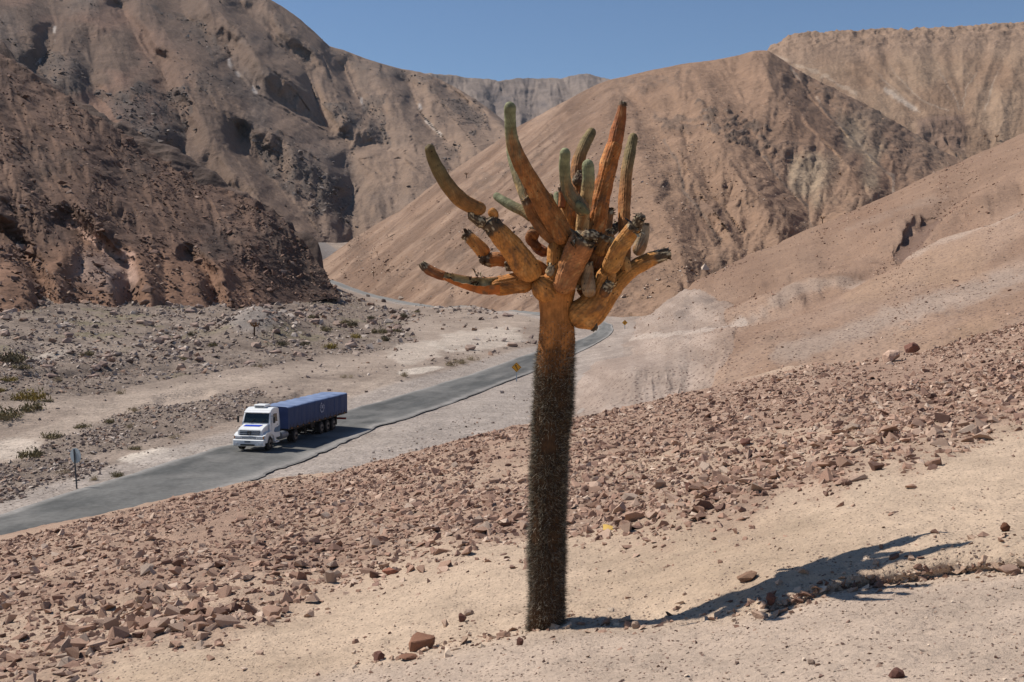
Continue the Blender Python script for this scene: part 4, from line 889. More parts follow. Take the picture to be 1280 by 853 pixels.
def arm(pts, base=ORG, tip=None, tipf=.4, dead=False, ribs=19, amp=.055, seed=0, cap0='flat', bump=.10, label=None, crust=0, name='arm', out=0):
    path = [cpt(p[0], p[1], p[2], p[3]+out*max(0, math.hypot(p[0]-705, p[1]-345)-22)*K) for p in pts]
    G, s, th, rr, tot, tg = tube(path, ribs=ribs, amp=amp, seed=seed, cap0=cap0, cap1='flat' if dead else 'round', bump=bump, seg=57)
    nz = fbm(np.cos(th)*1.5+s*3, np.sin(th)*1.5+seed, s*tot*6, 1, 4, 1100+seed)
    c = mix(base, ORD, sm(-.1, .5, nz)*.7)
    g2 = fbm(np.cos(th)*2.2+s*tot*9, np.sin(th)*2.2+seed, s*tot*11, 1, 4, 1150+seed, g=.6); c = mix(c, lin(112, 88, 66), sm(.12, .42, g2)*.6); c = mix(c, lin(206, 160, 104), sm(-.15, -.45, g2)*.45)
    if tip is not None: c = mix(c, tip, sm(1-tipf-.12, 1-tipf*.35, s+.12*nz))
    vly = .5-.5*np.cos(ribs*th); c = c*1.13*(1-.24*vly*(1-.3*sm(0, .5, g2)))[..., None]  # grooves between the ribs darkened, crease shade painted into the skin colour
    ar_ = (np.abs(np.sin(s*tot/.012))**8)*np.clip(np.cos(ribs*th), 0, 1)**4; c = mix(c, lin(70, 52, 38), ar_*.55)
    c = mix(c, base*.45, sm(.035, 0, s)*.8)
    if dead:
        k = sm(1-crust-.03, 1-crust+.02, s+.05*nz); c = mix(c, DEAD, k)
        c = mix(c, PALE, k*sm(.25, .5, vnoise(np.cos(th)*3, np.sin(th)*3+s*14, s*9, seed))*.8)
        wob = k*.22*fbm(np.cos(th)*2.2+s*20, np.sin(th)*2.2, s*18+seed, 1, 3, 1200+seed)
        ctr = G.mean(1, keepdims=True); G = ctr+(G-ctr)*(1+wob[..., None])
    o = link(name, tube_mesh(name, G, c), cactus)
    if label: o['label'] = label
    if dead: flakes(G[-1].mean(0), float(path[-1][3]), tg[-1], 16, seed, o)
    return o
# trunk
tr_pts = [(680, 800, 22.5), (682, 785, 21.5), (684, 740, 20.5), (683.5, 690, 21.5), (685, 640, 20.5), (686, 590, 21.5), (688, 550, 21), (691, 510, 23), (693, 470, 22), (694.5, 445, 22), (696, 425, 21.5), (696, 405, 20.5), (695, 388, 19.5), (695, 372, 21.5), (697, 358, 22), (700, 345, 18), (702, 335, 12)]
G, s, th, rr, tot, tg = tube([cpt(*p) for p in tr_pts], seg=96, ribs=32, amp=.035, bump=.03, seed=1, step=.012)
hz = G[..., 2]; pxh = 786-hz/K
ar = (np.abs(np.sin(hz/.0165+np.floor(th*32/(2*np.pi)+.5) % 2*np.pi/2))**6)*np.clip(np.cos(32*th), 0, 1)
ctr = G.mean(1, keepdims=True); G = ctr+(G-ctr)*(1+.05*(ar*sm(385, 420, pxh))[..., None])
cN = lin(206, 134, 70); nz = fbm(np.cos(th)*1.5, np.sin(th)*1.5, hz*3, 1, 4, 1301)
c = mix(cN, ORD, sm(-.1, .5, nz)*.8); c = mix(c, lin(56, 44, 30), sm(408, 490, pxh+14*vnoise(th*3, pxh/20, 0*th, 4))*.93)
c = mix(c, lin(158, 92, 38), sm(.34, .1, np.abs(th-3.95))*sm(450, 500, pxh)*.85)
c = mix(c, lin(236, 150, 70), sm(1.3, .7, ((pxh-552)/9)**2+((th-4.62)/.36)**2)); c = mix(c, lin(70, 48, 32), ar*sm(385, 425, pxh)*.8)
link('trunk', tube_mesh('trunk', G, c), cactus)
# spines over the trunk
def spines():
    r = np.random.default_rng(17); n = 42000
    ctr_all = G.mean(1); zc = ctr_all[:, 2]; rad = np.linalg.norm(G-ctr_all[:, None], axis=2).mean(1)
    py = np.where(r.random(n) < .10, r.uniform(398, 440, n), r.uniform(434, 800, n)); z = (786-py)*K
    t = (np.floor(r.uniform(0, 32, n))+r.normal(0, .13, n))*2*np.pi/32
    bald = (((py-552)/12)**2+((t-4.62)/.5)**2 < 1.0)
    # bare strip down the lit side where the orange skin shows
    strip = (np.abs(t-3.95-.12*np.sin(py/30)) < .24) & (r.random(n) < .8) & (py > 480) & (vnoise(py/14, t*2, 0*t, 3) > -.25)
    keep = ~bald & ~strip; keep &= r.random(n) < np.clip(.25+.75*sm(412, 468, py), 0, 1); keep &= r.random(n) < .55+.45*sm(-.4, .1, vnoise(py/26, t*1.5, 0*t, 12)); z, t, py = z[keep], t[keep], py[keep]; n = len(z)
    cx = np.interp(z, zc, ctr_all[:, 0]); cy = np.interp(z, zc, ctr_all[:, 1]); rd = np.interp(z, zc, rad)
    o = np.stack([np.cos(t), np.sin(t), 0*t], -1); b = np.stack([cx, cy, z], -1)+o*(rd*.98)[:, None]
    ln = r.uniform(.022, .062, n)*np.where(py < 440, .6, 1)*np.where(r.random(n) < .06, 1.35, 1)
    d = o+r.normal(0, .42, (n, 3)); d[:, 2] += r.choice([-.35, .1, .4], n); d /= np.linalg.norm(d, axis=1, keepdims=True)
    # keep the tip outside the skin
    w_ = np.cross(d, r.normal(0, 1, (n, 3))); w_ /= np.linalg.norm(w_, axis=1, keepdims=True); w2 = np.cross(d, w_); hw = r.uniform(.0011, .0018, n)[:, None]
    V = np.stack([b+w_*hw, b-w_*.5*hw+w2*.87*hw, b-w_*.5*hw-w2*.87*hw, b+d*ln[:, None]], 1)
    k = np.arange(n)[:, None, None]*4; Fc = (np.array([[0, 1, 3], [1, 2, 3], [2, 0, 3]])[None]+k).reshape(-1, 3)
    pal = np.array([lin(46, 40, 32), lin(78, 68, 52), lin(128, 114, 90), lin(188, 176, 154)]); cc = pal[r.choice(4, n, p=[.33, .26, .22, .19])]
    lowg = sm(640, 790, py); cc = mix(cc, lin(132, 116, 98), lowg*r.random(n)*.7)
    V = V.reshape(-1, 3); o_ = link('spines', npmesh('spines', V, Fc, M_SPINE, np.repeat(cc, 4, 0), smooth=False), cactus); o_['kind'] = 'stuff'
m, t_, b_ = mat_base('spine'); a_ = t_.nodes.new('ShaderNodeAttribute'); a_.attribute_name = 'col'; t_.links.new(a_.outputs['Color'], b_.inputs['Base Color']); b_.inputs['Roughness'].default_value = .6; M_SPINE = m
spines()
# lobes where the limbs leave the trunk
arm([(696, 376, 14, -.01), (688, 368, 15.5, -.04), (677, 358, 15.5, -.08), (668, 350, 14.5, -.09)], seed=2, cap0='round', name='limb')
arm([(667.5, 351, 15, -.09), (663, 342, 15.5, -.10), (648, 321, 15, -.11), (630, 299, 13, -.12), (617, 285, 11, -.12), (609, 277, 9.5, -.12)], seed=3, cap0='round', dead=True, crust=.16, out=-0.35)
arm([(606, 266, 8, -.12), (600, 262, 9, -.12), (592, 259, 9.2, -.12), (576, 250, 9.3, -.12), (559, 231, 9, -.12), (547, 211, 8, -.12), (539, 193, 6.6, -.12), (535.5, 180, 5.8, -.12)], base=lin(158, 112, 64), tip=OLV*.8, tipf=.7, seed=4, cap0='round', out=-0.35)
arm([(606, 283, 7, -.13), (597, 275, 6, -.13), (590, 271, 5, -.13), (589, 265, 4, -.13)], base=DEAD, dead=True, crust=.9, seed=5, cap0='round', name='dead_bark', out=-0.35)
arm([(611, 262, 5, -.10), (617, 268, 6, -.10), (616, 278, 6, -.10)], base=ORG, dead=True, crust=.4, seed=65, cap0='round', name='dead_bark', out=-0.35)
arm([(668, 351, 12, -.03), (650, 353.5, 12.5, -.05), (630, 357, 12, -.07), (612, 358, 11, -.08)], seed=6, cap0='round', base=lin(196, 130, 66), out=0.1)
arm([(560, 347, 5, -.12), (548, 343, 6, -.12), (537, 338, 6, -.12), (530, 333, 5, -.12), (527, 329, 4, -.12)], base=lin(140, 84, 50), dead=True, crust=.25, seed=8, cap0='round', out=0.1)
arm([(604, 320, 8.5, -.02), (612, 325, 8.5, -.02), (624, 324, 8.5, -.02), (640, 328, 8, -.0), (655, 335, 8, 0)][::-1], dead=True, crust=.22, seed=9, cap0='round', base=lin(176, 112, 60), out=0.25)
arm([(609, 322, 6, -.03), (604, 315, 8, -.04), (597, 307, 8.3, -.05), (589, 299, 7.5, -.06), (582, 292, 6.5, -.06)], dead=True, crust=.2, seed=10, cap0='round', out=0.25)
arm([(664, 272, 6, .06), (655, 265, 6, .05), (643, 259, 5.8, .04), (633, 253.5, 5.5, .03), (624, 248, 5, .03), (618, 243, 4.8, .03)], base=OLV, tip=GRN*.8, tipf=.9, seed=11, out=0.8)
arm([(710, 303, 11, -.08), (705, 296, 12.8, -.09), (691, 273, 13, -.10), (675, 246, 11.6, -.10), (658, 217, 10.5, -.10), (647, 196, 9.3, -.09), (641, 178, 8, -.08), (638, 157, 7, -.08), (637.6, 133, 6.8, -.08), (637.8, 127, 6.5, -.08)], tip=GRN, tipf=.28, base=lin(172, 112, 62), seed=12, cap0='round', out=-0.35)
arm([(662, 262, 6.5, .02), (654, 240, 6.5, .02), (646, 218, 6.2, .01), (640, 195, 5.8, 0), (637.5, 178, 5.2, 0)], base=OLV, tip=GRN*.85, tipf=.6, seed=13, out=0.6)
arm([(712, 312, 8, -.04), (704, 306, 9.2, -.05), (686, 292, 9.3, -.06), (670, 273, 8.5, -.06), (661, 256, 7, -.06), (657.5, 247, 5.5, -.06)], base=lin(158, 108, 66), dead=True, crust=.10, seed=14, cap0='round', out=-0.15)
arm([(733, 268, 8, -.04), (726, 259, 9, -.05), (715, 246, 8.4, -.06), (708, 232, 7, -.07), (705.8, 210, 6.6, -.07), (706.5, 190, 6.4, -.07), (707, 185, 6, -.07)], base=lin(108, 100, 78), tip=GRN, tipf=.5, seed=15, cap0='round', out=-0.5)
arm([(737, 267, 4, -.10), (729, 262, 5.5, -.12), (724, 256, 4.6, -.13), (723, 251, 4, -.13)], base=GRN*.55, tip=GRN*.7, tipf=.5, seed=16, cap0='round', out=-0.5)
arm([(726, 300, 9, .10), (722, 270, 9, .10), (720, 245, 8.5, .10), (720.7, 220, 8, .09), (723.6, 200, 7.6, .08), (731, 181, 7.2, .08), (738, 168, 6, .08), (742, 161, 5, .08)], base=lin(160, 108, 62), tip=OLV, tipf=.3, seed=17, out=0.55)
arm([(718, 232, 6, .04), (722, 226, 7, .03), (726, 219, 6, .03)], base=DEAD, dead=True, crust=.9, seed=18, cap0='round', name='dead_bark', out=0.5)
arm([(727, 300, 8, -.03), (729, 270, 7.6, -.03), (733, 247, 7.6, -.03), (735.8, 224, 7.6, -.03), (735, 206, 7.3, -.03), (734.5, 199, 6.8, -.03)], base=lin(190, 150, 100), tip=GRN, tipf=.42, seed=19, out=-0.25)
arm([(740, 300, 14, .0), (745, 275, 13.5, -.0), (749, 254, 12.4, -.0), (756, 226, 11, 0), (762, 202, 10.4, .01), (768, 183, 9.5, .02), (771, 173, 8.5, .02)], base=lin(190, 112, 52), seed=20, label='thick bright orange upright arm', out=0.12)
arm([(766, 190, 9.2, .02), (769, 178, 8.8, .02), (772, 163, 8.0, .02), (775, 150, 7.0, .02), (777, 138, 5.6, .02), (778.5, 128, 4.2, .02)], base=lin(166, 98, 56), dead=True, crust=.08, seed=21, cap0='round', bump=.16, out=0.12)
arm([(781, 330, 7, .06), (781, 300, 7.2, .06), (780, 273, 7.2, .06), (781, 246, 7.5, .06), (783, 217, 7.2, .06), (787, 194, 6.7, .06), (791.5, 172, 5.6, .06), (792.5, 167, 5, .06)], base=lin(170, 112, 64), tip=OLV, tipf=.4, seed=22, out=0.5)
arm([(717, 408, 16, .02), (724, 398, 20, 0), (738, 384, 18, -.02), (748, 368, 14, -.03), (756, 350, 12, -.05), (764, 334, 11.3, -.06)], seed=23, cap0='round', name='limb', out=-0.1)
arm([(760, 342, 10, -.06), (766, 328, 11, -.07), (775, 309, 10.6, -.08), (784, 296, 10, -.08), (794, 282, 9, -.08)], base=lin(206, 148, 80), dead=True, crust=.04, seed=24, cap0='round', out=-0.5)
arm([(793, 284, 6.5, -.08), (798, 276, 6.5, -.08), (801, 269, 6, -.08)], base=DEAD, dead=True, crust=.95, seed=25, cap0='round', name='dead_bark', out=-0.5)
arm([(730, 404, 12, .03), (744, 392, 13, .02), (757, 373, 12, .02), (770, 355, 11, .02), (787, 339, 10, .02), (808, 327, 9, .02), (824, 321, 7.8, .02), (836, 316.5, 6, .02)], dead=True, crust=.14, seed=26, cap0='round', out=0.35)
arm([(796, 320, 6, .05), (799, 311, 7.6, .05), (803, 298, 7.2, .05), (805.5, 286, 6, .05), (806, 279, 4.5, .05)], base=GRY, seed=27, cap0='round', dead=True, crust=.1, out=0.1)
arm([(703, 368, 13, -.12), (706, 355, 14, -.14), (712, 338, 15, -.16), (720, 318, 16, -.18), (727, 304, 15.5, -.19), (731, 297, 14.5, -.19)], base=lin(176, 118, 74), dead=True, crust=.07, seed=28, cap0='round', label='thick broken stub with a pale dead top', out=-0.5)
arm([(726, 296, 6, -.18), (738, 294, 7.5, -.18), (748, 297, 6.5, -.17)], base=PALE*.7, dead=True, crust=.7, seed=29, cap0='round', name='dead_bark', bump=.25, out=-0.5)
arm([(694, 351, 5, -.10), (693.5, 342, 7.5, -.10), (693, 325, 9.3, -.10), (694, 310, 8.6, -.09), (695, 300, 7, -.08)], base=lin(206, 140, 72), ribs=20, amp=.075, seed=30, cap0='round', label='short arm with deep ribs')
arm([(684, 318, 5.5, -.02), (678, 314, 6.6, -.02), (670, 308, 6, -.02), (666.5, 299, 4.6, -.02), (666, 289, 4, -.02), (666, 285, 3.6, -.02)], base=lin(112, 62, 40), dead=True, crust=.3, seed=31, cap0='round', out=0.9)
arm([(716, 300, 9, .03), (714, 285, 9.5, .04), (710.5, 270, 9, .04), (709, 250, 8.5, .05), (708, 235, 7, .05)], base=lin(196, 138, 74), seed=32, dead=True, crust=.15, out=0.2)
arm([(728, 290, 6, -.02), (728, 274, 6.3, -.02), (728, 262, 5, -.02)], base=lin(186, 136, 80), seed=33, cap0='round')
arm([(737, 372, 6.5, -.12), (736.5, 366, 8.2, -.12), (735, 352, 8.4, -.12), (734, 340, 8, -.11), (733, 328, 7.4, -.1)], base=lin(166, 138, 106), seed=34, cap0='round', dead=True, crust=.12, label='short hanging grey arm', out=-0.4)
arm([(763, 321, 8.5, -.03), (760, 314, 9.5, -.03), (754, 301, 9.3, -.02), (748, 288, 9, -.01)], base=lin(176, 116, 62), seed=35, cap0='round', out=0.2)
arm([(696.5, 272, 4, .05), (696.4, 255, 4.2, .05), (695.9, 240, 3.8, .05)], base=GRN, tip=GRN, seed=36, out=0.6)
arm([(690, 268, 4.5, .07), (689, 255, 4.6, .07), (686.5, 242, 4, .07)], base=lin(128, 104, 72), seed=37, out=0.7)
arm([(702, 260, 4, .06), (703, 245, 4.2, .06), (701, 234, 3.6, .06)], base=lin(160, 100, 62), seed=38, dead=True, crust=.2)
arm([(765, 310, 4, .02), (764, 303, 5.8, .02), (762, 296, 4.5, .02)], base=lin(206, 176, 130), seed=39, cap0='round')
arm([(758, 294, 5, .04), (766, 288, 5.5, .04), (773, 282, 5, .04)], base=DEAD, seed=40, cap0='round', dead=True, crust=.8, name='dead_bark', out=0.9)
arm([(740, 340, 11, .03), (744, 320, 11, .04), (747, 300, 12, .04), (748, 285, 12, .03)], base=lin(150, 92, 50), seed=41, cap0='round', name='limb')
arm([(712, 350, 14, .03), (718, 330, 14, .04), (722, 310, 13, .05), (722, 290, 10, .06)], base=lin(150, 92, 50), seed=42, cap0='round', name='limb')
arm([(695, 355, 14, .03), (700, 335, 13, .02), (706, 318, 12, .0), (709, 306, 11, -.03)], base=lin(160, 98, 52), seed=43, cap0='round', name='limb')
arm([(725, 370, 12, .05), (745, 345, 11, .07), (765, 325, 9, .08), (780, 312, 8, .07)], base=lin(150, 92, 50), seed=44, cap0='round', name='limb')
arm([(690, 350, 8, .05), (676, 335, 7, .05), (664, 330, 6.5, .03), (650, 328, 6, .02)], base=lin(176, 124, 72), seed=45, cap0='round')
arm([(672, 300, 5, .04), (665, 292, 5.5, .04), (662, 300, 5, .05), (676, 312, 6, .05)], base=lin(120, 76, 46), seed=46, cap0='round')
arm([(748, 322, 7, .02), (752, 306, 8, .02), (757, 294, 7, .02)], seed=71, cap0='round', dead=True, crust=.2, out=-.1)
arm([(770, 330, 8, .03), (768, 314, 8, .03), (762, 300, 7, .03), (759, 288, 6, .03)], seed=72, cap0='round', dead=True, crust=.15, out=.4, base=lin(186, 124, 70))
arm([(715, 320, 8, .05), (706, 300, 8, .06), (698, 284, 6.5, .07), (696, 272, 5.5, .07)], seed=73, cap0='round', out=.5, base=lin(170, 112, 64), dead=True, crust=.12)
arm([(744, 330, 8, .06), (751, 306, 8, .08), (757, 284, 7.5, .1), (760, 262, 7, .1)], seed=74, cap0='round', out=.4, base=lin(160, 104, 58), dead=True, crust=.1)
arm([(722, 340, 6, -.05), (727, 350, 7, -.07), (728, 362, 6.5, -.08)], seed=75, cap0='round', base=lin(176, 128, 82), dead=True, crust=.2)
arm([(786, 340, 6, .0), (781, 330, 7, .0), (779, 320, 6, .0)], seed=76, cap0='round', base=lin(200, 150, 90))
arm([(752, 372, 6, -.1), (757, 362, 7, -.12), (763, 352, 6, -.13)], seed=77, cap0='round', dead=True, crust=.5, base=lin(120, 84, 56), name='dead_bark')
arm([(648, 336, 6, -.02), (640, 332, 7.5, -.03), (632, 333, 6, -.04)], seed=78, cap0='round', dead=True, crust=.3, base=lin(150, 96, 56))
arm([(684, 345, 5, -.13), (689, 338, 6, -.13), (690, 330, 5, -.12)], seed=79, cap0='round', dead=True, crust=.5, base=PALE*.8, name='dead_bark', bump=.3)
arm([(737, 398, 5, -.04), (741, 407, 5.5, -.04), (743, 413, 4, -.04)], seed=80, cap0='round', dead=True, crust=.9, base=DEAD, name='dead_bark', bump=.3)
# hollow dead arm: an open trough of bark, pale inside
def hollow():
    path = crom([cpt(*p) for p in [(625, 357, 11, -.08), (606, 357.5, 11, -.08), (592, 355.5, 9.5, -.09), (579, 352.5, 8, -.10), (566, 348.5, 6.5, -.11), (555, 345, 5, -.12)]], .010)
    n = len(path); m = 15; pts = path[:, :3]; tg = np.gradient(pts, axis=0); tg /= np.linalg.norm(tg, axis=1, keepdims=True); r_ = random.Random(5)
    rows = []; cols_ = []
    for lay, (f, inner) in enumerate(((1.0, 0), (.84, 1))):
        g = []
        for k in range(n):
            tt = tg[k]; u = np.cross(tt, [0, 1, 0]); u /= np.linalg.norm(u); v = np.cross(tt, u)
            if u[2] < 0: u = -u
            if v[1] > 0: v = -v
            e = .35*float(vnoise(np.array(k/3.), np.array(1.), np.array(0.), 7)); e2 = .35*float(vnoise(np.array(k/3.), np.array(9.), np.array(0.), 8))
            for a in np.linspace(R(40)-e, R(305)-e2-.5*k/n, m):
                g.append(pts[k]+path[k, 3]*f*(u*math.sin(a+R(60))+v*math.cos(a+R(60))))
        rows.append(np.array(g))
    V = np.vstack(rows); A = gridfaces(n, m); B = A[:, ::-1]+n*m
    e1 = [(k*m, (k+1)*m, (k+1)*m+n*m, k*m+n*m) for k in range(n-1)]; e2_ = [((k+1)*m-1, (k+2)*m-1, (k+2)*m-1+n*m, (k+1)*m-1+n*m) for k in range(n-1)]
    C = np.vstack([np.tile(lin(178, 104, 50), (n*m, 1)), np.tile(lin(214, 190, 146), (n*m, 1))])
    nzz = fbm(V[:, 0], V[:, 1], V[:, 2], .05, 3, 5); C = mix(C, DEAD, sm(0, .4, nzz)*.8)
    o = link('hollow_arm', npmesh('hollow_arm', V, np.vstack([A, B, e1, e2_]), M_CAC, C), cactus); o['label'] = 'dead hollow arm, its bark split open'
    flakes(pts[n//2]+np.array([0, 0, path[n//2, 3]]), path[n//2, 3], (-1, 0, .3), 18, 9, o, (DEAD, PALE)); flakes(pts[-3], path[-3, 3], (-1, 0, .4), 14, 19, o)
hollow()

# small far cacti of the same sort
def small_cactus(px, py, hpx, label, seed):
    p = hit(px, py); k = p.y/F; h = hpx*k; r = random.Random(seed)
    t = thing('small_cactus', p, label=label, cat='cactus')
    def tb(name, path, col):
        G, s, th, rr, tot, tg = tube(path, seg=8, ribs=1, amp=0, bump=.1, seed=seed, step=h/14)
        link(name, tube_mesh(name, G, np.tile(col, (*G.shape[:2], 1))), t)
    tb('trunk', [(0, 0, -.1*h, .055*h), (0, 0, .3*h, .055*h), (0, 0, .62*h, .05*h)], lin(78, 58, 44))
    for i in range(7):
        a = i/7*6.28+r.random(); rad = h*r.uniform(.14, .32); top = h*r.uniform(.78, 1.0)
        tb('arm', [(0, 0, .58*h, .04*h), (rad*.6*math.cos(a), rad*.6*math.sin(a), .64*h, .042*h), (rad*math.cos(a), rad*math.sin(a), .74*h, .04*h), (rad*1.1*math.cos(a), rad*1.1*math.sin(a), top, .033*h)], lin(112, 78, 48))
small_cactus(318, 419.5, 19, 'small dark branching cactus standing before the grey gravel mound', 1)
small_cactus(1028, 279.5, 10, 'tiny distant cactus on the skyline of the smooth right slope', 2)
small_cactus(467, 346, 8, 'tiny cactus at the foot of the big hill above the far road', 3)
small_cactus(471.5, 319.5, 6, 'tiny bushy cactus higher on the big hill above the far road', 4)
small_cactus(583, 223, 8, 'distant cactus on the hill edge left of the tall green arm', 5)
small_cactus(1246, 177, 9, 'right one of two distant cacti near the top right slope', 6)
small_cactus(1231, 175, 7, 'left one of two distant cacti near the top right slope', 7)
small_cactus(561, 216.5, 6, 'smallest distant cactus on the edge of the big hill', 8)
# ------------------------------------------------------------------ shrubs
def mat_leaf(name, c):
    m = mat_plain(name, c, .8, 0, .15, .25, 3); return m
ML = [mat_leaf('olive_leaves', lin(136, 123, 90)), mat_leaf('yellow_leaves', lin(152, 132, 74)), mat_leaf('dry_twigs', lin(168, 150, 118)), mat_leaf('dark_leaves', lin(112, 102, 80))]
def shrub_mesh(seed, mat, n=420, thin=.030, up=.6):
    r = np.random.default_rng(seed); lob = r.normal(0, .38, (6, 3)); lob[:, 2] = np.abs(lob[:, 2])*.5
    c = lob[r.integers(0, 6, n)]+r.normal(0, .22, (n, 3)); c[:, 2] = np.abs(c[:, 2])*.75
    d = r.normal(0, 1, (n, 3)); d[:, 2] = np.abs(d[:, 2])+up; d /= np.linalg.norm(d, axis=1, keepdims=True)
    w_ = np.cross(d, r.normal(0, 1, (n, 3))); w_ /= np.linalg.norm(w_, axis=1, keepdims=True); l = r.uniform(.08, .26, (n, 1)); ww = r.uniform(.5, 1.4, (n, 1))*thin
    V = np.stack([c-w_*ww, c+w_*ww, c+d*l], 1).reshape(-1, 3); Fc = np.arange(3*n).reshape(-1, 3)
    return npmesh('shrub', V, Fc, mat, None, smooth=False)
SM = {k: [shrub_mesh(60+i+10*k, ML[k], thin=.05 if k != 2 else .02) for i in range(3)] for k in range(4)}
SH = [(10, 453, 17, 3, 'large dark green bush at the left edge of the river bed'), (17, 450, 12, 1, 'yellowish bush growing against the large dark bush'), (35, 500, 17, 1, 'yellow green rounded bush, biggest near the dirt track'), (40, 514, 16, 0, 'low olive bush just below the yellow green one'), (12, 523, 20, 0, 'wide olive bush beside the dirt track at the left edge'), (13, 477, 9, 1, None), (1, 490, 7, 1, None), (26, 462, 10, 0, None), (22, 520, 9, 2, None),
      (66, 549, 12, 0, None), (100, 535, 8, 0, None), (132, 529, 8, 0, None), (150, 493, 7, 2, None), (168, 514, 8, 2, None), (230, 451, 8, 0, None), (266, 433, 7, 0, None), (241, 420, 6, 3, None), (108, 445, 9, 0, None), (75, 477, 8, 2, None),
      (445, 423, 9, 1, 'bright yellow green shrub left of the sandy patch beyond the truck'), (415, 436, 10, 1, 'yellow shrub among the boulders above the trailer'), (443, 408, 9, 3, None), (504.5, 397, 7, 3, 'round dark shrub near the middle of the river bed'), (483, 427, 9, 3, None), (474, 417, 9, 0, None), (404, 414, 8, 0, None), (350, 432, 8, 3, None), (381, 432, 7, 3, None), (323, 459, 6, 2, None), (433, 473, 7, 2, None), (503, 471, 8, 2, None), (496, 415, 6, 0, None), (523, 391, 5, 0, None), (462, 399, 6, 3, None), (430, 404, 6, 0, None), (386, 398, 6, 0, None),
      (563, 458, 9, 2, 'dry straw coloured tuft at the left end of the roadside grass'), (577, 455, 10, 2, 'widest dry grass tuft on the far side of the road'), (591, 451, 8, 2, 'dry grass tuft at the right end of the roadside grass'),
      (38, 572, 15, 0, 'olive shrub on the bank left of the roadside sign'), (144, 597, 9, 0, 'small green shrub at the road edge between sign and truck'), (79, 592, 8, 2, None), (120, 601, 8, 2, None), (170, 562, 7, 0, None), (218, 548, 7, 2, None), (160, 535, 7, 2, None), (60, 503, 6, 0, None)]
for i, (px, py, rpx, k, lab) in enumerate(SH):
    p = hit(px, py); o = link('shrub', SM[k][i % 3]); s = rpx*p.y/F*1.05; s *= 1.15; o.scale = (s, s, s*1.15); o.location = p; o.rotation_euler = (0, 0, i*1.3)
    if lab: tag(o, lab, 'shrub', 'desert shrubs in the valley')
    else: tag(o, ['small olive shrub growing among stones in the dry valley', '', 'small dry pale shrub growing among stones in the dry valley', 'small dark shrub growing among stones in the dry valley'][k] or 'small yellowish shrub growing at the left edge of the valley', 'shrub', ['small olive shrubs', 'small yellowish shrubs', 'small dry shrubs', 'small dark shrubs'][k])
for px, py, rpx, lab in ((322, 644, 22, 'wispy dry bush on the rubble slope below the truck'), (57, 727, 16, 'wispy dry bush on the rubble slope at the far left'), (1228, 590, 0, '')):
    if rpx:
        p = Vector(near_point(px, py)[0]); o = link('dry_bush', shrub_mesh(int(px), ML[2], 260, .006, .3)); s = rpx*p.y/F; o.scale = (s, s, s*.55); o.location = p; tag(o, lab, 'bush')
# yellow scrap of paper
p = Vector(near_point(760, 667)[0]); k = p.y/F
g = np.array([[[u*13*k-6.5*k+.2*k*math.sin(v*3), v*6*k-3*k, .018+k*1.4*math.sin(u*3+v)+v*5*k] for u in np.linspace(0, 1, 6)] for v in np.linspace(0, 1, 4)])
o = link('paper_scrap', npmesh('paper_scrap', np.vstack([g.reshape(-1, 3), g.reshape(-1, 3)-[0, 0, .002]]), np.vstack([gridfaces(4, 6), gridfaces(4, 6)[:, ::-1]+24]), mat_plain('yellow_paper', lin(240, 196, 104), .7, var=.05)))
o.location = p; tag(o, 'crumpled yellow scrap of litter lying on stones right of the trunk', 'litter')

# ------------------------------------------------------------------ road signs
M_GALV = mat_plain('galvanised_steel', lin(172, 184, 188), .5, .1, .5, .08, 20); M_YEL = mat_plain('sign_yellow', lin(226, 160, 40), .5, 0, .4, .05, 6); M_BLK = mat_plain('sign_black', lin(24, 24, 24), .5, var=.1)
M_DARKST = mat_plain('dark_post', lin(78, 80, 84), .6, .3, var=.15)
def boxv(bm, x0, x1, y0, y1, z0, z1):
    v = [bm.verts.new(c) for c in ((x0, y0, z0), (x1, y0, z0), (x1, y1, z0), (x0, y1, z0), (x0, y0, z1), (x1, y0, z1), (x1, y1, z1), (x0, y1, z1))]
    for f in ((3, 2, 1, 0), (4, 5, 6, 7), (0, 1, 5, 4), (1, 2, 6, 5), (2, 3, 7, 6), (3, 0, 4, 7)): bm.faces.new([v[i] for i in f])
    return v
def box(name, b, mat, parent, bevel=.0):
    bm = bmesh.new(); boxv(bm, *b); return bm_obj(name, bm, mat, parent, bevel=bevel)
def prism(bm, poly, y0, y1):  # poly in xz
    a = [bm.verts.new((x, y0, z)) for x, z in poly]; b = [bm.verts.new((x, y1, z)) for x, z in poly]; n = len(poly)
    bm.faces.new(a); bm.faces.new(b[::-1])
    for i in range(n): bm.faces.new((a[i], b[i], b[(i+1) % n], a[(i+1) % n]))
def ribbon(pts, w):
    L, Rr = [], []
    for i, p in enumerate(pts):
        a = pts[max(0, i-1)]; b = pts[min(len(pts)-1, i+1)]; d = Vector((b[0]-a[0], b[1]-a[1])).normalized(); nn = Vector((-d.y, d.x))*w/2
        L.append((p[0]+nn.x, p[1]+nn.y)); Rr.append((p[0]-nn.x, p[1]-nn.y))
    return L, Rr
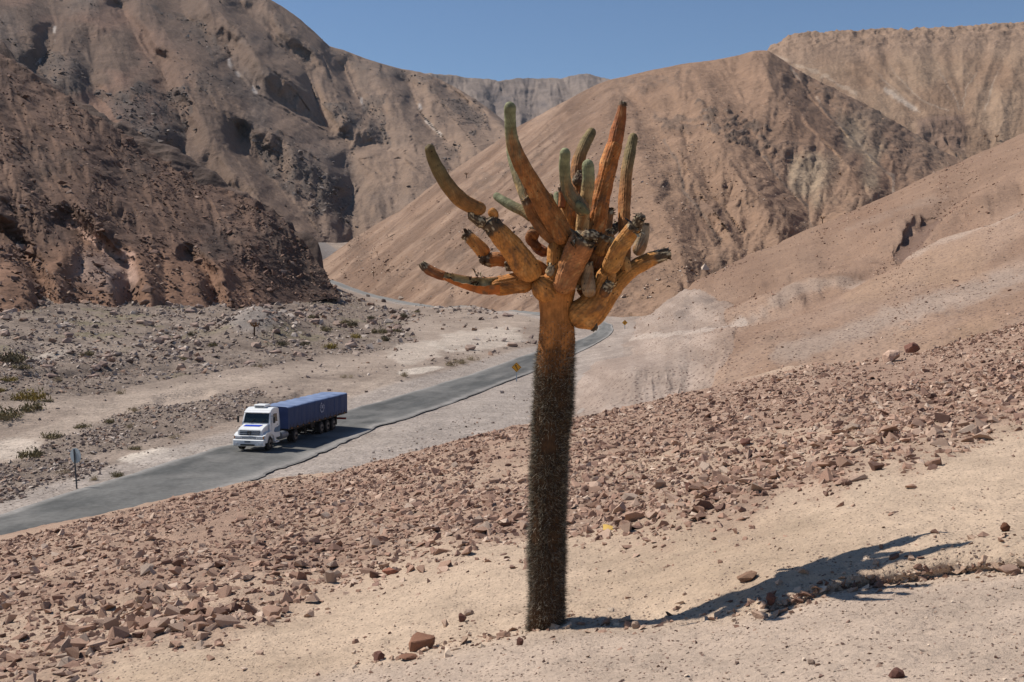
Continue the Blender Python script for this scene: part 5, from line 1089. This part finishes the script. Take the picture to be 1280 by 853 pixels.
def warning_sign(px, py, diag_px, label, mirror=1, rz=.0, hgt=None):
    p = hit(px, py); k = p.y/F; d = diag_px*k; t = thing('warning_sign', p, rz, label=label, cat='road sign', group='yellow diamond curve warning signs')
    H = hgt*k
    box('post', (-.075, .075, -.03, .03, -.4, H-.2*d), M_GALV, t)
    zc = H-d/2; h = d/2
    bm = bmesh.new(); prism(bm, [(-h, zc), (0, zc-h), (h, zc), (0, zc+h)], -.075, -.055); pl = bm_obj('sign_plate', bm, M_YEL, t)
    bm = bmesh.new(); o_, i_ = h*.90, h*.82
    for (a, b) in (((-1, 0), (0, -1)), ((0, -1), (1, 0)), ((1, 0), (0, 1)), ((0, 1), (-1, 0))):
        prism(bm, [(a[0]*o_, zc+a[1]*o_), (b[0]*o_, zc+b[1]*o_), (b[0]*i_, zc+b[1]*i_), (a[0]*i_, zc+a[1]*i_)], -.081, -.077)
    bm_obj('border', bm, M_BLK, pl)
    s = h*.5; pts = [(.28, -1), (.28, -.55), (.15, -.25), (-.1, 0), (-.22, .25), (-.22, .45)]
    L, Rr = ribbon([(mirror*x*s, zc+z*s) for x, z in pts], s*.32); bm = bmesh.new()
    for i in range(len(L)-1): prism(bm, [L[i], L[i+1], Rr[i+1], Rr[i]], -.083, -.077)
    prism(bm, [(mirror*(-.22-.42)*s, zc+.42*s), (mirror*(-.22+.42)*s, zc+.42*s), (mirror*-.22*s, zc+1.05*s)], -.083, -.077)
    bm_obj('curve_arrow', bm, M_BLK, pl)
warning_sign(645.6, 477, 12.5, 'yellow diamond warning sign with a black curve arrow, left of the cactus trunk', hgt=24)
warning_sign(781, 411.5, 7, 'small far yellow diamond warning sign beyond the road bend right of the cactus', -1, hgt=11.5)
p = hit(96, 611); k = p.y/F; t = thing('round_sign', p, R(-50), label='round road sign seen from behind, grey, on a leaning post at the left roadside', cat='road sign'); t.rotation_euler = (0, R(-3.2), R(-0))
bm = bmesh.new(); bmesh.ops.create_cone(bm, segments=10, radius1=.045, radius2=.045, depth=50*k+.5, cap_ends=True); bmesh.ops.translate(bm, verts=bm.verts, vec=(0, 0, 25*k-.25)); bm_obj('post', bm, M_DARKST, t)
bm = bmesh.new(); bmesh.ops.create_cone(bm, segments=32, radius1=9.6*k, radius2=9.6*k, depth=.02, cap_ends=True); bmesh.ops.rotate(bm, verts=bm.verts, matrix=Matrix.Rotation(R(90), 3, 'X')); bmesh.ops.rotate(bm, verts=bm.verts, matrix=Matrix.Rotation(R(-28), 3, 'Z')); bmesh.ops.translate(bm, verts=bm.verts, vec=(.04, .07, 41.5*k)); bm_obj('sign_plate', bm, M_GALV, t)
bm = bmesh.new(); boxv(bm, -.03, .03, .0, .06, 36*k, 47*k); bm_obj('bracket', bm, M_DARKST, t)

# ------------------------------------------------------------------ truck
M_WHT = mat_plain('white_paint', (.78, .78, .76), .35, 0, .5, .05, 2); M_GLS = mat_plain('window_glass', (.012, .02, .02), .08, 0, .6, .2, 2); M_TYR = mat_plain('tyre_rubber', (.022, .021, .020), .85, var=.3)
M_CHA = mat_plain('chassis_steel', (.03, .028, .026), .7, .2, var=.3); M_GRY = mat_plain('grey_grille', lin(128, 132, 138), .5, .3, var=.1); M_BLU = mat_plain('blue_stripe', lin(36, 70, 190), .4, var=.05)
M_TEAL = mat_plain('blue_side_print', lin(72, 110, 142), .45, var=.3, scale=3); M_RIM = mat_plain('dusty_rim', lin(120, 112, 104), .6, .3, var=.2); M_LAMP = mat_plain('lamp_glass', lin(206, 210, 214), .15, .3, .6); M_RED = mat_plain('red_lamp', lin(150, 40, 30), .3)
M_TARP = mat_plain('blue_tarpaulin', lin(58, 74, 116), .55, 0, .4, .12, 1.2, .02, 5); M_TARPT = M_TARP; M_EMB = mat_plain('faded_white_print', lin(150, 158, 182), .6, var=.2, scale=5); M_ORG = mat_plain('orange_reflector', lin(200, 120, 40), .4)
def ground_at(x, y):
    lo, hi = 340., 900.
    for _ in range(40):
        mdl = (lo+hi)/2; b = (426.5-mdl)/F; px = 640+F*x/y*(cp+b*sp)
        if val_q(px, mdl) < 1/y: lo = mdl
        else: hi = mdl
    return float(P(px, (lo+hi)/2, y)[2])
th_ = R(12.7); tx, ty = -18.75, 82.7; zg = ground_at(tx, ty); zr = ground_at(tx+12*math.sin(th_), ty+12*math.cos(th_))
truck = thing('lorry', (tx, ty, zg+.12), -th_, label='white bonneted lorry pulling a long trailer under a blue tarpaulin, driving on the road', cat='lorry'); truck.rotation_euler = (math.atan2(zr-zg, 12), 0, -th_)
def extr(poly, hw, hw_top=None, ztop=None):  # side profile (y,z) extruded across x; narrower above ztop
    bm = bmesh.new(); f = lambda z: hw if hw_top is None or z < ztop else hw_top
    a = [bm.verts.new((-f(z), y, z)) for y, z in poly]; b = [bm.verts.new((f(z), y, z)) for y, z in poly]; n = len(poly)
    bm.faces.new(a); bm.faces.new(b[::-1])
    for i in range(n): bm.faces.new((a[i], b[i], b[(i+1) % n], a[(i+1) % n]))
    return bm
cab = bm_obj('cab', extr([(1.85, .75), (1.85, 1.9), (1.85, 2.85), (1.7, 2.97), (1.05, 3.0), (.62, 2.88), (.42, 2.62), (.14, 1.87), (.14, .75)], 1.14, 1.04, 2.5), M_WHT, truck, bevel=.05)
bm = extr([(.2, .95), (.2, 1.88), (-.5, 1.70), (-.82, 1.55), (-.92, 1.1), (-.92, .9)], .98); hood = bm_obj('bonnet', bm, M_WHT, truck, bevel=.05)
for sx in (-1, 1):   # wings with an arch
    pts = [(.68, .55), (.66, .75), (.5, 1.0), (.22, 1.12), (-.2, 1.12), (-.45, .98), (-.56, .8), (-.58, .6), (-.9, .6), (-.95, 1.15), (-.6, 1.32), (.1, 1.38), (.62, 1.28), (.9, .95), (.9, .55)]
    bm = bmesh.new(); x0, x1 = (sx*.86, sx*1.22); a = [bm.verts.new((x0, y, z)) for y, z in pts]; b = [bm.verts.new((x1, y, z)) for y, z in pts]; n = len(pts); bm.faces.new(a); bm.faces.new(b[::-1])
    for i in range(n): bm.faces.new((a[i], b[i], b[(i+1) % n], a[(i+1) % n]))
    bmesh.ops.triangulate(bm, faces=[f for f in bm.faces if len(f.verts) > 4]); bm_obj('wing', bm, M_WHT, truck)
bm = bmesh.new(); boxv(bm, -1.22, 1.22, -1.28, -.9, .38, .86)
for v in bm.verts:
    if v.co.y < -1.1 and abs(v.co.x) > 1: v.co.y += .12
bump_ = bm_obj('bumper', bm, M_WHT, truck, bevel=.05)
box('number_plate', (-.22, .22, -1.30, -1.283, .66, .8), M_GRY, bump_); box('air_slot', (-.55, .55, -1.296, -1.282, .45, .56), M_BLK, bump_)
for sx in (-1, 1): box('fog_lamp', (sx*.95-.13, sx*.95+.13, -1.27, -1.20, .5, .62), M_LAMP, bump_)
box('grille_surround', (-1.16, 1.16, -1.02, -.9, .88, 1.14), M_WHT, truck, .03)
for sx in (-1, 1):
    h_ = box('headlight', (sx*.86-.24, sx*.86+.24, -1.05, -1.0, .92, 1.10), M_LAMP, truck, .02); box('indicator', (sx*1.12-.04, sx*1.12+.04, -1.045, -.98, .92, 1.1), M_ORG, h_)
gr = bm_obj('grille', extr([(-.86, 1.16), (-.84, 1.54), (-.92, 1.50), (-.965, 1.16)], .78), M_GRY, truck)
for i in range(5): box('grille_bar', (-.76, .76, -.985+.008*i, -.95+.008*i, 1.19+i*.07, 1.215+i*.07), M_WHT if i % 2 else M_CHA, gr)
for i in range(2): box('grille_bar', (-.55, .55, -1.045, -1.02, .94+i*.08, .98+i*.08), M_GRY, gr)
bm = bmesh.new()      # round badge with a three pointed star
for i in range(24):
    a, b = i*math.pi/12, (i+1)*math.pi/12; prism(bm, [(.16*math.cos(a), 1.34+.16*math.sin(a)), (.16*math.cos(b), 1.34+.16*math.sin(b)), (.13*math.cos(b), 1.34+.13*math.sin(b)), (.13*math.cos(a), 1.34+.13*math.sin(a))], -1.02, -1.0)
for i in range(3):
    a = math.pi/2+i*2.094; prism(bm, [(.14*math.cos(a), 1.34+.14*math.sin(a)), (.03*math.cos(a+1.05), 1.34+.03*math.sin(a+1.05)), (0, 1.34), (.03*math.cos(a-1.05), 1.34+.03*math.sin(a-1.05))], -1.02, -1.0)
bm_obj('badge', bm, M_CHA, gr)
def slab(name, pts, mat, parent, n=(0, -1, 0), t=.012):
    bm = bmesh.new(); nn = Vector(n).normalized()*t; a = [bm.verts.new(Vector(p)+nn) for p in pts]; b = [bm.verts.new(Vector(p)-nn) for p in pts]; k = len(pts)
    bm.faces.new(a); bm.faces.new(b[::-1])
    for i in range(k): bm.faces.new((a[i], b[i], b[(i+1) % k], a[(i+1) % k]))
    return bm_obj(name, bm, mat, parent)
ws = slab('windscreen', [(-.98, .155, 1.93), (.98, .155, 1.93), (.93, .405, 2.60), (-.93, .405, 2.60)], M_GLS, truck, (0, -.93, .35), .02)
for x in (-.45, .4): slab('wiper', [(x, .13, 1.95), (x+.03, .13, 1.95), (x+.33, .21, 2.2), (x+.30, .21, 2.2)], M_CHA, ws, (0, -.93, .35), .03)
slab('blue_band', [(-.72, -.40, 1.745), (.50, -.40, 1.745), (.66, -.12, 1.815), (-.66, -.12, 1.815)], M_BLU, hood, (0, -.2, 1), .018)
slab('sun_visor', [(-1.0, .30, 2.66), (1.0, .30, 2.66), (.98, .46, 2.76), (-.98, .46, 2.76)], M_WHT, truck, (0, -.5, 1), .03)
for sx in (-1, 1):
    d = slab('door', [(sx*1.146, .42, .95), (sx*1.146, 1.42, .95), (sx*1.146, 1.42, 1.95), (sx*1.06, 1.42, 2.66), (sx*1.06, .66, 2.66), (sx*1.146, .42, 1.95)], M_WHT, truck, (1, 0, 0), .012)
    slab('door_window', [(sx*1.140, .56, 1.98), (sx*1.140, 1.32, 1.98), (sx*1.085, 1.32, 2.56), (sx*1.085, .76, 2.56)], M_GLS, d, (1, 0, .1), .03)
    box('door_handle', (min(sx*1.15, sx*1.19), max(sx*1.15, sx*1.19), 1.22, 1.36, 1.72, 1.76), M_CHA, d)
    slab('side_print', [(sx*1.165, .62, 1.22), (sx*1.165, 1.75, 1.15), (sx*1.165, 1.78, 1.62), (sx*1.165, .85, 1.52)], M_TEAL, d, (1, 0, 0), .006)
    mr_ = box('mirror', (sx*1.42-.07, sx*1.42+.07, .12, .24, 1.95, 2.42), M_CHA, truck, .02); box('mirror_arm', (min(sx*1.08, sx*1.38), max(sx*1.08, sx*1.38), .2, .23, 2.44, 2.47), M_CHA, mr_)
    box('step', (min(sx*.9, sx*1.18), max(sx*.9, sx*1.18), .92, 1.6, .4, .5), M_WHT, truck, .02)
    bm = bmesh.new(); bmesh.ops.create_cone(bm, segments=20, radius1=.30, radius2=.30, depth=1.1, cap_ends=True); bmesh.ops.rotate(bm, verts=bm.verts, matrix=Matrix.Rotation(R(90), 3, 'X')); bmesh.ops.translate(bm, verts=bm.verts, vec=(sx*.92, 2.6, .78)); bm_obj('fuel_tank', bm, M_GRY, truck)
ac = box('roof_unit', (-.5, .45, .85, 1.75, 2.98, 3.2), M_WHT, truck, .05); box('vent_slot', (-.38, .33, .84, .852, 3.03, 3.12), M_GRY, ac)
bm = bmesh.new(); boxv(bm, -.42, -.30, -.85, 15.0, .72, 1.0); boxv(bm, .30, .42, -.85, 15.0, .72, 1.0); boxv(bm, -1.0, 1.0, 4.3, 4.7, .8, 1.1); bm_obj('chassis', bm, M_CHA, truck)
def wheel(x, y, dual):
    sx = 1 if x > 0 else -1; w_ = .30 if not dual else .56
    bm = bmesh.new(); prof = [(-.5, .36), (-.5, .46), (-.42, .5), (.42, .5), (.5, .46), (.5, .36)]; seg = 26; rows = []
    for (u, rr_) in prof: rows.append([bm.verts.new((x-sx*w_/2+u*w_, y+rr_*math.cos(a*2*math.pi/seg), .5+rr_*math.sin(a*2*math.pi/seg))) for a in range(seg)])
    for i in range(len(rows)-1):
        for j in range(seg): bm.faces.new((rows[i][j], rows[i+1][j], rows[i+1][(j+1) % seg], rows[i][(j+1) % seg]))
    bm.faces.new(rows[0]); bm.faces.new(rows[-1])
    wb = bm_obj('wheel', bm, M_TYR, truck)
    bm = bmesh.new(); bmesh.ops.create_cone(bm, segments=20, radius1=.29, radius2=.24 if not dual else .28, depth=.04, cap_ends=True); bmesh.ops.rotate(bm, verts=bm.verts, matrix=Matrix.Rotation(R(90), 3, 'Y')); bmesh.ops.translate(bm, verts=bm.verts, vec=(x+sx*.005, y, .5)); bm_obj('rim', bm, M_RIM, wb)
    bm = bmesh.new(); bmesh.ops.create_cone(bm, segments=12, radius1=.11, radius2=.09, depth=.14, cap_ends=True); bmesh.ops.rotate(bm, verts=bm.verts, matrix=Matrix.Rotation(R(90), 3, 'Y')); bmesh.ops.translate(bm, verts=bm.verts, vec=(x+sx*.04, y, .5)); bm_obj('hub', bm, M_CHA, wb)
for sx in (-1, 1):
    wheel(sx*1.17, 0, False); wheel(sx*1.22, 4.5, True)
    for y in (9.7, 11.0, 12.3): wheel(sx*1.22, y, True)
    bm = bmesh.new(); boxv(bm, min(sx*.7, sx*.8), max(sx*.7, sx*.8), 7.3, 7.42, .25, 1.05); boxv(bm, min(sx*.6, sx*.9), max(sx*.6, sx*.9), 7.2, 7.52, .2, .25); bm_obj('landing_leg', bm, M_CHA, truck)
    box('mudguard', (min(sx*.65, sx*1.22), max(sx*.65, sx*1.22), 13.0, 13.03, .35, 1.1), M_CHA, truck)
box('trailer_bed', (-1.27, 1.27, 3.0, 15.3, 1.08, 1.26), M_CHA, truck)
bm = bmesh.new(); boxv(bm, -.9, .9, 8.2, 9.0, .65, 1.07); bm_obj('spare_rack', bm, M_CHA, truck)
rb_ = box('rear_bumper', (-1.2, 1.2, 15.15, 15.25, .55, .72), M_RED, truck); 
for i in range(6): box('white_stripe', (-1.2+i*.4, -1.0+i*.4, 15.252, 15.256, .555, .715), M_WHT, rb_)
for i in range(11): box('side_reflector', (1.272, 1.285, 3.6+i*1.1, 3.72+i*1.1, 1.14, 1.20), M_ORG, truck)
# tarpaulin: rounded box with sagging bays between the hoops and folds down the sides
M_TARPC = mat_ground('dusty_sunlit_tarpaulin', .08, (1.2, 9), ((6, .012),), rough=.6)
def tarp():
    ny = 150; prof = []
    H0, H1, hw = 1.24, 2.83, 1.30
    for z in np.linspace(H0, H1-.16, 12): prof.append((-hw, z))
    for a in np.linspace(0, np.pi/2, 5)[1:]: prof.append((-hw+.16*(1-math.cos(a)), H1-.16+.16*math.sin(a)))
    for x in np.linspace(-hw+.16, hw-.16, 13)[1:]: prof.append((x, H1+.05*(1-(x/hw)**2)))
    for a in np.linspace(np.pi/2, 0, 5)[1:]: prof.append((hw-.16*(1-math.cos(a)), H1-.16+.16*math.sin(a)))
    for z in np.linspace(H1-.16, H0, 12)[1:]: prof.append((hw, z))
    pr = np.array(prof); m = len(pr); ys = np.linspace(2.9, 15.3, ny); G = np.zeros((ny, m, 3))
    for i, y in enumerate(ys):
        sag = abs(math.sin((y-2.9)/12.4*math.pi*9))**.7; x, z = pr[:, 0].copy(), pr[:, 1].copy(); topm = z > H1-.1
        z = z-topm*(1-sag*0)*.045*sag; side = ~topm; zz = (z-H0)/(H1-H0)
        f = .02*vnoise(np.full(m, y*2.2), zz*1.2, np.sign(x), 5)+.02*vnoise(np.full(m, y*5), zz*.8, np.sign(x), 6)
        x = x+np.sign(x)*side*(f-.03*sag*np.clip(zz*(1-zz)*4, 0, 1)); z = z+(zz < .05)*.05*math.sin(y*5.7)
        G[i] = np.stack([x, np.full(m, y), z], -1)
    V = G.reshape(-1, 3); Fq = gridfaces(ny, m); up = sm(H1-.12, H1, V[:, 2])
    cc = mix(lin(56, 72, 106), lin(134, 148, 176), up*(.75+.35*vnoise(V[:, 1]*1.4, V[:, 0]*2, 0*up, 5))); cc = mix(cc, lin(120, 112, 110), sm(.25, 0, V[:, 2]-H0)*.25)  # roof paler than sides: dust plus its sunlit tone put into the colour
    tp = npmesh('tarpaulin', V, Fq, M_TARPC, cc); o = link('tarpaulin', tp, truck)
    for nm, i, yy in (('front_flap', 0, 2.9), ('rear_flap', ny-1, 15.3)):
        bm = bmesh.new(); bm.faces.new([bm.verts.new(tuple(v)) for v in G[i]]); bm_obj(nm, bm, M_TARP, o)
    return o
tp = tarp()
bm = bmesh.new(); cy_, cz_ = 9.5, 2.15       # faded round emblem on the side
def rot_prism(poly, bm, x0=1.335, x1=1.35):
    a = [bm.verts.new((x0, y, z)) for y, z in poly]; b = [bm.verts.new((x1, y, z)) for y, z in poly]; k = len(poly); bm.faces.new(a); bm.faces.new(b[::-1])
    for i in range(k): bm.faces.new((a[i], b[i], b[(i+1) % k], a[(i+1) % k]))
for i in range(28):
    if 3 < i < 7: continue
    a, b = i*2*math.pi/28, (i+1)*2*math.pi/28; ro, ri = .40+.03*math.sin(i*1.7), .31+.05*math.sin(i*2.3)
    rot_prism([(cy_+1.1*ro*math.cos(a), cz_+ro*math.sin(a)), (cy_+1.1*ro*math.cos(b), cz_+ro*math.sin(b)), (cy_+1.1*ri*math.cos(b), cz_+ri*math.sin(b)), (cy_+1.1*ri*math.cos(a), cz_+ri*math.sin(a))], bm)
rot_prism([(cy_-.12, cz_-.1), (cy_+.16, cz_-.06), (cy_+.12, cz_+.22), (cy_-.10, cz_+.2)], bm); bm_obj('round_emblem', bm, M_EMB, tp)
for i in range(20):
    y = 3.3+i*.62; bm = bmesh.new(); boxv(bm, 1.315, 1.33, y, y+.03, 1.12, 1.5); bm_obj('strap', bm, M_CHA, tp)

# ------------------------------------------------------------------ air
mh = bpy.data.materials.new('haze_air'); mh.use_nodes = True; nt = mh.node_tree
for nd in list(nt.nodes):
    if nd.type != 'OUTPUT_MATERIAL': nt.nodes.remove(nd)
pv = nt.nodes.new('ShaderNodeVolumePrincipled'); pv.inputs['Color'].default_value = (.80, .88, 1, 1); pv.inputs['Density'].default_value = .000016; pv.inputs['Anisotropy'].default_value = .0
nt.links.new(pv.outputs[0], [nd for nd in nt.nodes if nd.type == 'OUTPUT_MATERIAL'][0].inputs['Volume'])
bm = bmesh.new(); boxv(bm, -6100, 6100, -2100, 6400, -61, 1000); hz_ = bm_obj('haze', bm, mh); hz_['kind'] = 'stuff'
S.cycles.volume_step_rate = 10; S.cycles.volume_max_steps = 32
